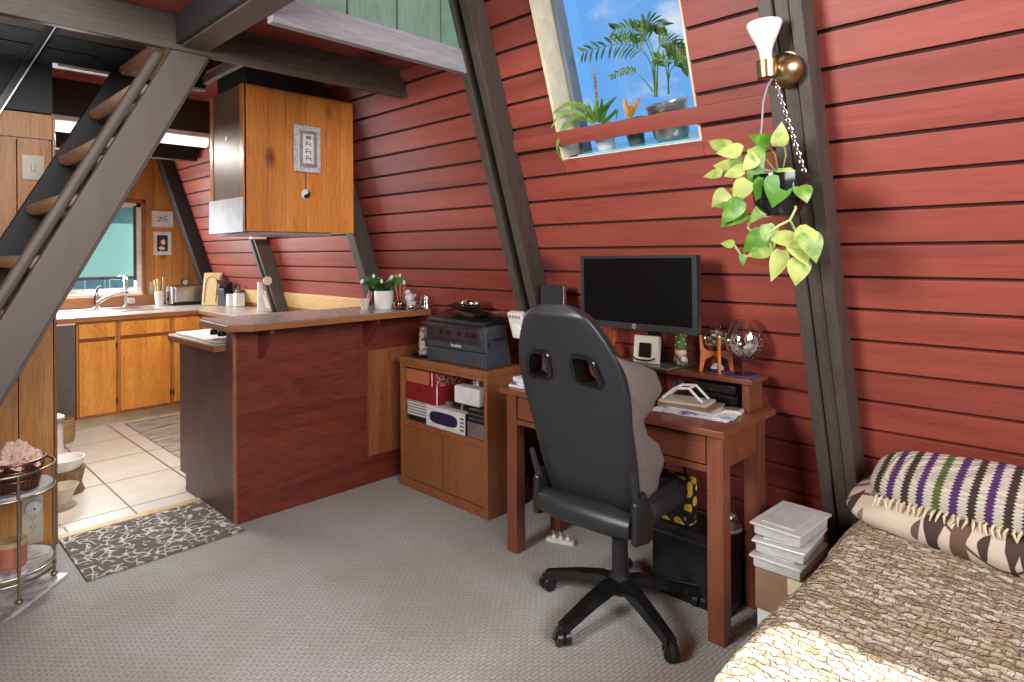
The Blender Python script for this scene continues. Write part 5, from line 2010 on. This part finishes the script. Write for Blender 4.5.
# under the desk
ub = thing('added_shade_box', 'added black box under the desk that deepens the shade behind the chair', 'case', (2.46, 1.29, 0))  # added dark box, helps the space under the desk read as shade
bx('case', (-.10, -.17, 0), (.09, .17, .31), 'black', ub, .01)
bx('box_line', (-.102, -.168, .26), (-.099, .168, .265), 'grey_plastic_l', ub, 0)
gd = thing('glass_dome', 'clear glass dome on a white plate on the added black box under the desk', 'dome', (2.47, 1.17, .311))
MB().lathe([(0, 0), (.055, 0), (.06, .008), (.05, .012), (0, .012)], 24).obj('plate', 'cream_plate', gd)
MB().lathe([(.05, .012), (.05, .04), (.04, .065), (.02, .082), (0, .086), (0, .083), (.019, .079), (.038, .062), (.048, .04), (.048, .012)], 24).obj('dome', 'glass', gd)
fbag = thing('floral_bag', 'black bag printed with yellow and white flowers on the added black box under the desk', 'bag', (2.40, 1.365, .311))
mb = MB()
mb.prism([(-.04, -.085, 0), (.04, -.085, 0), (.04, .11, 0), (-.04, .11, 0)], (0, 0, .20), .02)
mb.obj('bag', 'bag', fbag)
MB().tube([(0, -.05, .19), (0, -.04, .24), (0, .0, .26), (0, .05, .25), (0, .07, .19)], .008, 8).obj('handle', 'black', fbag)
ps = thing('power_strip', 'white power strip with cables on the carpet under the desk', 'power strip', (2.42, 2.02, .001), R(20))
ps.scale = (.6, .6, .6)
bx('strip', (-.025, -.12, 0), (.025, .12, .035), 'white', ps, .006)
for k in range(3):
    bx('plug', (-.014, -.08 + .06 * k, .035), (.014, -.05 + .06 * k, .06), 'paper', ps, .004)
    MB().tube([(0, -.065 + .06 * k, .058), (-.02, -.06 + .06 * k, .10), (.05, -.05 + .07 * k, .07), (.12, -.05 + .08 * k, .02)], .004, 6).obj('cable', 'white', ps)

# ---------------------------------------------------------------- mats
fm = MB().box((.69, 3.315, .001), (1.395, 3.893, .011), .004)
fm = fm.obj('door_mat', ('scroll'), None, loc=(1.04, 3.6, 0))
tag(fm, 'grey mat with white scrolls on the carpet at the kitchen threshold', 'mat')
km = MB().box((1.57, 4.75, .003), (2.17, 6.17, .011), .003).obj('kitchen_rug', 'rug', None, loc=(1.87, 5.4, 0))
tag(km, 'grey abstract patterned rug on the kitchen tiles', 'rug')
cd = MB().tube([at(u, v, 2, .012) for u, v in ((56, 523), (64, 525), (69, 532), (70, 540), (65, 545), (60, 540))], .003, 6).obj('floor_cable', 'white', None)
tag(cd, 'thin white cable curling on the floor at the mat corner', 'cable')

# ---------------------------------------------------------------- pet corner
lg_ = thing('log_stand', 'short rough log stand under the white pet bowl', 'stand', (.865, 4.66, .002))
mb = MB().lathe([(0, 0), (.10, 0), (.085, .05), (.095, .10), (.105, .15), (0, .15)], 14)
for v in mb.bm.verts:
    v.co.x *= 1 + .12 * NZ.noise(v.co * 20)
    v.co.y *= 1 + .12 * NZ.noise(v.co * 20 + V((3, 0, 0)))
mb.obj('log', 'bark', lg_)
wb2 = thing('pet_bowl', 'white plastic pet bowl on the log stand', 'bowl', (.85, 4.65, .1525))
MB().lathe([(0, 0), (.085, 0), (.108, .05), (.113, .066), (.105, .066), (.08, .02), (0, .018)], 30).obj('bowl', 'white', wb2)
cbw = thing('cream_dish', 'small footed cream dish on the tiles by the pine partition', 'bowl', (.80, 4.42, .002))
MB().lathe([(0, 0), (.07, 0), (.075, .008), (.045, .025), (.06, .07), (.085, .12), (.08, .12), (.055, .07), (.03, .04), (0, .035)], 26).obj('dish', 'cream_plate', cbw)
fd = thing('pet_feeder', 'tall white pet feeder tower behind the partition edge', 'feeder', (.815, 4.83, .002))
MB().lathe([(0, 0), (.085, 0), (.085, .05), (.07, .06), (.07, .40), (.078, .405), (.078, .44), (.06, .45), (0, .45)], 26).obj('tower', 'white', fd)
MB().lathe([(.0785, .40), (.081, .402), (.081, .425), (.0785, .43)], 26).obj('band', 'alu', fd)
wk = thing('woven_basket', 'small woven basket on the tiles in front of the oak cabinets', 'basket', (1.075, 5.92, .002))
mb = MB()
for k in range(9):
    r_ = .068 + .010 * math.sin(k * .35)
    mb.tube([((r_ + .004 * (j % 2)) * math.cos(2 * PI * j / 28), (r_ + .004 * (j % 2)) * math.sin(2 * PI * j / 28), .012 + .02 * k) for j in range(28)], .010, 6, True)
mb.obj('weave', 'wicker', wk)
MB().lathe([(0, .004), (.065, .004), (.065, .01), (0, .01)], 20).obj('bottom', 'wicker', wk)

# ---------------------------------------------------------------- wire stand with salt basket
hs = MB().prism([(.648, 3.437, .0005), (.10, 2.885, .0005), (-.33, 3.30, .0005), (.215, 3.855, .0005)], (0, 0, .016), .003).obj('marble_slab', 'marble', None, loc=(.16, 3.37, 0))
tag(hs, 'grey marble slab lying on the carpet under the wire stand', 'slab')
SZ = .017
st_ = thing('wire_stand', 'round bronze wire plant stand with marble shelves by the partition', 'stand', (.43, 3.43, SZ))
RS = .165
ang = [R(-85), R(5), R(125), R(215)]
for a_ in ang:
    p = V((RS * math.cos(a_), RS * math.sin(a_), 0))
    MB().tube([p + V((0, 0, .01)), p + V((0, 0, .53))], .0062, 10).obj('leg', 'wire', st_)
    MB().ell(p + V((0, 0, .013)), (.014, .014, .013), u=12, v=8).obj('foot', 'wire', st_)


def ring(z_, r_=RS, rad=.005):
    return MB().tube([(r_ * math.cos(2 * PI * j / 40), r_ * math.sin(2 * PI * j / 40), z_) for j in range(40)], rad, 8, True)


for z_ in (.085, .112, .430, .53):
    ring(z_).obj('ring', 'wire', st_)
MB().lathe([(0, .433), (RS - .006, .433), (RS - .006, .447), (0, .447)], 40).obj('marble_shelf', 'marble', st_)
MB().lathe([(0, .115), (RS - .006, .115), (RS - .006, .129), (0, .129)], 40).obj('marble_shelf', 'marble', st_)
sb = thing('wire_basket', 'dark copper wire basket holding pink salt rocks', 'basket', (.452, 3.375, SZ + .4475))
mt['copper'] = plain('copper_wire', (.20, .10, .07), .35, .9)
for z_, r_ in ((.006, .076), (.05, .088), (.09, .096), (.125, .101)):
    ring(z_, r_, .004 if z_ < .12 else .006).obj('hoop', 'copper', sb)
mb = MB()
for k in range(26):
    a_ = 2 * PI * k / 26
    b_ = a_ + .25
    mb.tube([(.076 * math.cos(a_), .076 * math.sin(a_), .006), (.090 * math.cos((a_ + b_) / 2), .090 * math.sin((a_ + b_) / 2), .06), (.101 * math.cos(b_), .101 * math.sin(b_), .125)], .0022, 5)
mb.obj('mesh', 'copper', sb)
MB().lathe([(0, .003), (.072, .003), (.082, .06), (.092, .118), (.089, .118), (.078, .06), (.068, .008), (0, .008)], 26).obj('liner', 'copper', sb)
rr = random.Random(2)
first = None
k = 0
spots = []
for lay, (n_, r_, z_) in enumerate(((8, .082, .116), (6, .050, .140), (3, .022, .168))):
    for j in range(n_):
        a_ = 2 * PI * j / n_ + lay * .5
        spots.append((r_ * math.cos(a_), r_ * math.sin(a_), z_))
rocks = []
for j in range(5):
    mb = MB().ell((0, 0, 0), (.032, .027, .023), rough=.8, seed=j * 3.1, u=12, v=9)
    o = mb.obj('salt_rock', 'salt', None, smooth=True, angle=25)
    rocks.append(o)
for j, (x_, y_, z_) in enumerate(spots):
    o = rocks[j] if j < 5 else rocks[j % 5].copy()
    if j >= 5:
        C.objects.link(o)
    o.location = (.452 + x_ * .88, 3.375 + y_ * .88, SZ + .4475 + z_)
    o.rotation_euler = (rr.random(), rr.random(), rr.random() * 6)
    tag(o, 'pink salt rock heaped in the dark copper wire basket', 'rock', 'pink salt rocks in the wire basket')
cn = thing('jar_candle', 'orange jar candle with a wooden lid on the lower shelf of the wire stand', 'candle', (.435, 3.375, SZ + .1295))
MB().lathe([(0, 0), (.048, 0), (.053, .006), (.053, .085), (.05, .09), (0, .09)], 28).obj('jar', 'terracotta', cn)
MB().lathe([(0, .09), (.055, .09), (.055, .104), (.05, .108), (0, .108)], 28).obj('lid', 'bamboo', cn)

# ---------------------------------------------------------------- wall lamp, hanging plant
PXH = 2.13
scn = thing('wall_sconce', 'brass swivel wall lamp with white reflector bulb on the rafter', 'lamp', slope(.80, 2.10, 0))
L0 = scn.location.copy()
hub = at(793, 64, 1, .79)
hub = V((2.15, .815, 2.06))
rafter_pt = hub + V((.10, 0, .035))
mb = MB().ell(hub - L0 + V((.02, 0, 0)), (.055, .062, .058))
mb.cyl(hub - L0 + V((.03, 0, .01)), hub - L0 + V((.10, 0, .03)), .055, 24)
mb.obj('canopy', 'brass', scn)
sk_ = hub + V((-.06, .028, .0))
bd = V((-.03, .035, 1)).normalized()
MB().tube([hub - L0 + V((-.02, .02, 0)), sk_ - L0], [.03, .026], 16).obj('arm', 'brass', scn)
mb = MB().tube([sk_ - bd * .035 - L0, sk_ + bd * .02 - L0], [.03, .034], 20)
mb.obj('socket', 'brass', scn)
q_ = bd.to_track_quat('Z', 'Y').to_matrix().to_4x4()
MB().lathe([(0, .015), (.018, .018), (.020, .05), (.026, .07), (.046, .115), (.056, .14), (.054, .148), (.03, .155), (0, .157)], 28, M.Translation(sk_ - L0) @ q_).obj('bulb', 'lamp_white', scn)
hook = sk_ + V((-.005, -.02, -.055))
hp = thing('hanging_pothos', 'pothos with yellow green leaves trailing from a black pot hung on a chain', 'plant', (hook.x, hook.y, 1.60))
PO = hp.location.copy()
pc_ = at(780, 196, 0, hook.x)
PO = V((hook.x, pc_.y, pc_.z))
hp.location = PO
MB().lathe([(0, -.068), (.05, -.066), (.078, -.03), (.088, .02), (.086, .068), (.081, .068), (.082, .02), (.07, -.03), (.04, -.058), (0, -.06)], 32).obj('pot', 'black_gloss', hp)
MB().lathe([(0, .05), (.082, .05)], 24).obj('soil', 'soil', hp)
hk = hook - PO
MB().tube([hk + V((0, 0, .012)), hk + V((.0, .015, -.01)), hk + V((0, .03, -.06)), hk + V((0, .035, -.14)), V((.0, .082, .068))], .0035, 8).obj('hanger', 'alu', hp)
mb = MB()
ca, cbb = hk + V((0, -.012, .0)), V((.0, -.078, .07))
n_ = 22
for k in range(n_):
    p = ca.lerp(cbb, (k + .5) / n_)
    d = (cbb - ca).normalized()
    e1 = d.cross(V((1, 0, 0))).normalized() if k % 2 else V((1, 0, 0))
    L_ = (cbb - ca).length / n_
    mb.tube([p + d * L_ * .72 * math.cos(2 * PI * j / 10) + e1 * .0055 * math.sin(2 * PI * j / 10) for j in range(10)], .0016, 5, True)
mb.obj('chain', 'chrome', hp)
vines, leaves = MB(), MB()
rr = random.Random(21)


def P2(u, v, dx=0):
    return at(u, v, 0, PXH + dx) - PO


vl = [[(775, 172), (755, 168), (740, 162), (728, 150)], [(776, 172), (765, 158), (752, 150), (742, 152)], [(778, 172), (775, 155), (770, 148), (766, 150)],
      [(782, 172), (786, 155), (784, 143), (778, 146)], [(774, 174), (752, 172), (735, 176), (722, 174)], [(774, 175), (750, 178), (738, 185), (728, 192)],
      [(776, 174), (758, 182), (748, 195), (742, 200)], [(784, 172), (794, 170), (798, 178), (800, 186)], [(780, 172), (784, 182), (782, 196), (778, 204)],
      [(786, 176), (792, 200), (780, 214), (752, 218), (738, 210)], [(752, 217), (748, 228), (760, 240), (772, 246)], [(788, 182), (796, 208), (790, 220), (778, 226), (770, 232)],
      [(778, 226), (776, 240), (772, 254), (758, 252), (742, 258), (738, 250), (734, 245)], [(772, 254), (790, 250), (806, 240), (812, 228)], [(790, 220), (800, 240), (798, 258), (800, 262)], [(776, 240), (782, 244), (792, 240)]]
for k, pl_ in enumerate(vl):
    off = -.10 + .08 * rr.random()
    pts = [P2(u, v, off * (i / (len(pl_) - 1)) if k < 9 else -.085) for i, (u, v) in enumerate(pl_)]
    if k >= 9:
        pts[0] = P2(*pl_[0], -.02)
    vines.tube(pts, .0030 if k < 9 else .0042, 6)
vines.obj('vines', 'vine', hp)
lv = [(728, 150, -70, -50, 30, 26), (742, 152, -60, -5, 30, 24), (766, 150, -20, 10, 28, 22), (778, 146, 5, -15, 26, 20), (770, 144, -35, -20, 26, 20), (722, 174, -60, 0, 24, 15), (735, 168, -40, -10, 28, 22), (728, 192, -30, 30, 26, 22),
      (748, 180, -20, 30, 30, 22), (742, 200, -40, 50, 36, 22), (756, 162, 0, 10, 30, 20), (800, 186, 20, 30, 20, 22), (780, 176, -5, 60, 34, 32), (784, 168, 10, 40, 28, 22), (764, 178, -10, 40, 26, 20),
      (738, 208, -80, -20, 36, 14), (748, 214, -70, 30, 36, 15), (770, 202, -50, 50, 36, 15), (766, 232, -25, 20, 36, 24), (772, 246, -15, 5, 30, 24), (766, 224, 20, 60, 34, 20), (774, 236, 70, 15, 48, 24), (792, 240, 25, 30, 32, 26), (806, 232, 20, 40, 34, 28),
      (812, 228, -20, 25, 30, 24), (734, 245, -40, -10, 16, 12), (742, 254, 10, 40, 14, 9), (782, 250, -10, 50, 36, 20), (799, 258, 0, 50, 30, 26), (757, 156, -40, 40, 22, 18), (736, 158, 10, 60, 26, 20), (752, 148, 30, 40, 26, 20), (745, 170, -50, 10, 26, 18)]
for k, (u, v, du, dv, ln, wd) in enumerate(lv):
    off = -.05 - .08 * rr.random() if v < 206 else -.09
    p = P2(u, v, off)
    d = (P2(u + du, v + dv, off) - p)
    d = d.normalized() + V((-.25 * rr.random(), 0, 0))
    sc_ = 1 / 286
    leaves.leaf(p, d, V((-.75, -.75, .35 + .3 * rr.random())), ln * sc_ * .86, wd * sc_ * .84, .5, 'heart', 8, .12)
leaves.obj('leaves', 'pothos', hp)

# ---------------------------------------------------------------- plants on the roof window sill
TILT = -(R(90) - SL)


def sillpt(y, d=-.11):
    return slope(y, WS0 + .0005, d)


def lpt(o, u, v, d=-.10):
    """photo pixel on a plane parallel to the roof, in the plant's own frame"""
    r_ = ray(u, v)
    n_ = EN
    p0 = slope(0, 0, d)
    t_ = (p0 - CAM).dot(n_) / r_.dot(n_)
    w_ = CAM + r_ * t_
    return M.Rotation(-TILT, 3, 'Y') @ (w_ - o.location)


def plant(name, lab, y, d=-.11):
    t = thing(name, lab, 'plant', slope(y, WS0 + .0065, d))
    t.rotation_euler = (0, TILT, 0)
    return t


p1 = plant('strap_leaf_plant', 'strap leaved plant with dried flower in a white pot, left on the window sill', 1.752, -.105)
MB().lathe([(0, 0), (.040, 0), (.043, .01), (.054, .105), (.058, .107), (.058, .118), (.051, .118), (.047, .10), (.036, .012), (0, .01)], 26).obj('pot', 'white', p1)
MB().lathe([(0, .10), (.048, .10)], 20).obj('soil', 'soil', p1)
mb = MB()


def strap(pts, w0):
    t = bmesh.new()
    rows = []
    m_ = len(pts)
    # smooth the poly line
    fine = []
    for i in range(m_ - 1):
        for j in range(5):
            t_ = j / 5
            a, b, c, e = pts[max(i - 1, 0)], pts[i], pts[i + 1], pts[min(i + 2, m_ - 1)]
            fine.append(.5 * ((2 * b) + (c - a) * t_ + (2 * a - 5 * b + 4 * c - e) * t_ * t_ + (3 * b - a - 3 * c + e) * t_ ** 3))
    fine.append(pts[-1])
    n_ = len(fine)
    for i, p in enumerate(fine):
        d = (fine[min(i + 1, n_ - 1)] - fine[max(i - 1, 0)]).normalized()
        s_ = d.cross(V((1, .3, .2))).normalized()
        nn = s_.cross(d)
        q = i / (n_ - 1)
        hw = w0 * .5 * (1 - q ** 2.5) * (.7 + .3 * min(1, q * 5)) + .0006
        rows.append([t.verts.new(p + s_ * hw * k + nn * abs(k) * hw * .25) for k in (-1, 0, 1)])
    for a, b in zip(rows, rows[1:]):
        for k in range(2):
            t.faces.new([a[k], a[k + 1], b[k + 1], b[k]])
    return t


for pl_, w0, d in (([(596, 122), (585, 108), (568, 104), (552, 114)], .030, .05), ([(594, 124), (576, 112), (560, 116), (551, 128)], .022, .05), ([(593, 122), (575, 118), (562, 132), (557, 150), (566, 165)], .022, .11),
                   ([(598, 122), (596, 108), (598, 96)], .03, -.10), ([(601, 122), (606, 108), (617, 96)], .026, -.12), ([(602, 124), (612, 115), (617, 110), (616, 120)], .016, -.10), ([(596, 122), (590, 110), (588, 100)], .02, -.13),
                   ([(598, 122), (601, 112), (602, 98)], .028, -.14), ([(594, 122), (586, 116), (580, 122)], .018, -.08), ([(600, 122), (600, 110), (609, 104)], .024, -.08), ([(595, 122), (588, 112), (586, 120)], .018, -.05)):
    mb.add(strap([lpt(p1, *pl_[0], -.105)] + [lpt(p1, u, v, -.105 + (d + .105) * (i + 1) / (len(pl_) - 1)) for i, (u, v) in enumerate(pl_[1:])], w0))
mb.obj('leaves', 'spider', p1)
mb = MB().tube([lpt(p1, 598, 122), lpt(p1, 597, 100)], .004, 6)
mb.obj('stalk', 'spider', p1)
mb = MB()
for k in range(14):
    p = lpt(p1, 597, 100).lerp(lpt(p1, 595, 76), k / 13)
    a_ = k * 2.4
    mb.leaf(p, (.35 * math.cos(a_), .35 * math.sin(a_), 1), (math.cos(a_), math.sin(a_), 0), .024, .012, .4, n=4)
mb.obj('dried_flower', 'bloom', p1)

p2_ = plant('croton', 'small croton with green and orange leaves in a grey pot, middle of the sill', 1.588, -.11)
MB().lathe([(0, 0), (.036, 0), (.046, .10), (.050, .10), (.050, .118), (.044, .118), (.042, .10), (.033, .01), (0, .01)], 24).obj('pot', 'grey_plastic_l', p2_)
MB().lathe([(0, .10), (.042, .10)], 20).obj('soil', 'soil', p2_)
mb = MB()
for u, v, w_ in ((623, 97, .03), (640, 96, .026), (630, 103, .04), (634, 106, .034), (627, 108, .03)):
    a, b = lpt(p2_, 630, 119, -.11), lpt(p2_, u, v, -.11)
    mb.leaf(a, b - a, (-.9, 0, .3), (b - a).length, w_, .2, n=6, fold=.3)
mb.obj('leaves', 'croton', p2_)

p3_ = plant('parlor_palm', 'slender palm with arching fronds in a metal pot, right on the sill', 1.415, -.125)
MB().lathe([(0, 0), (.066, 0), (.078, .02), (.088, .14), (.094, .145), (.095, .158), (.090, .16), (.083, .14), (.074, .022), (0, .015)], 32).obj('pot', 'steel', p3_)
MB().lathe([(0, .14), (.083, .14)], 24).obj('soil', 'soil', p3_)
st, lf = MB(), MB()
rr = random.Random(8)
for pl_, dd, n0, ll in (([(655, 97), (652, 68), (641, 50), (618, 44), (584, 52)], -.10, 1.0, 1.0), ([(656, 97), (655, 62), (648, 40), (634, 30), (614, 30)], -.14, 1.0, .95), ([(657, 97), (658, 62), (660, 46), (672, 44), (686, 56)], -.10, 1.0, .75),
                        ([(669, 94), (668, 74), (670, 60), (676, 50), (684, 52)], -.13, .8, .7), ([(669, 94), (667, 74), (664, 62), (656, 58)], -.09, .7, .55), ([(653, 92), (642, 78), (628, 70), (612, 76)], -.06, .5, .35), ([(655, 97), (653, 60), (644, 36), (648, 24), (664, 26)], -.17, .9, .8),
                        ([(668, 94), (670, 72), (680, 62), (688, 70)], -.16, .7, .55)):
    pts = [lpt(p3_, u, v, -.125 if i == 0 else -.125 + (dd + .125) * i / (len(pl_) - 1)) for i, (u, v) in enumerate(pl_)]
    fine = []
    m_ = len(pts)
    for i in range(m_ - 1):
        for j in range(6):
            t_ = j / 6
            a, b, c, e = pts[max(i - 1, 0)], pts[i], pts[i + 1], pts[min(i + 2, m_ - 1)]
            fine.append(.5 * ((2 * b) + (c - a) * t_ + (2 * a - 5 * b + 4 * c - e) * t_ * t_ + (3 * b - a - 3 * c + e) * t_ ** 3))
    fine.append(pts[-1])
    st.tube(fine, [.0035 * (1 - .75 * i / len(fine)) for i in range(len(fine))], 6)
    s_ = int(len(fine) * .48)
    for i in range(s_, len(fine)):
        d = (fine[min(i + 1, len(fine) - 1)] - fine[i - 1]).normalized()
        sd = d.cross(V((-1, -.2, .1))).normalized()
        q = (i - s_) / max(1, len(fine) - 1 - s_)
        ln = .085 * ll * (1 - .5 * abs(q - .35))
        for sg in (-1, 1):
            dir_ = d * .75 + sd * sg * .8 + V((0, 0, -.25)) + V((rr.random() - .5, rr.random() - .5, rr.random() - .5)) * .25
            lf.leaf(fine[i], dir_, V((-.6, -.3, .7)), ln, .014 * (.5 + .5 * ll), .55, n=5, fold=.2)
st.obj('stems', 'spider', p3_)
lf.obj('fronds', 'palm', p3_)
# tray under the pots, sky glow painted in as its turquoise colour
mt['tray_sky_tint'] = plain('sky_tinted_tray', (.30, .72, .80), .15, 0, .1)
q = MB()
slab(q, 1.232, 1.86, WS0 + .0005, WS0 + .006, -.30, -.012, .002)
q = q.obj('plant_tray', 'tray_sky_tint', None, loc=slope(1.54, WS0, -.12))
tag(q, 'tray under the three pots on the window sill, sky reflection painted turquoise', 'tray')
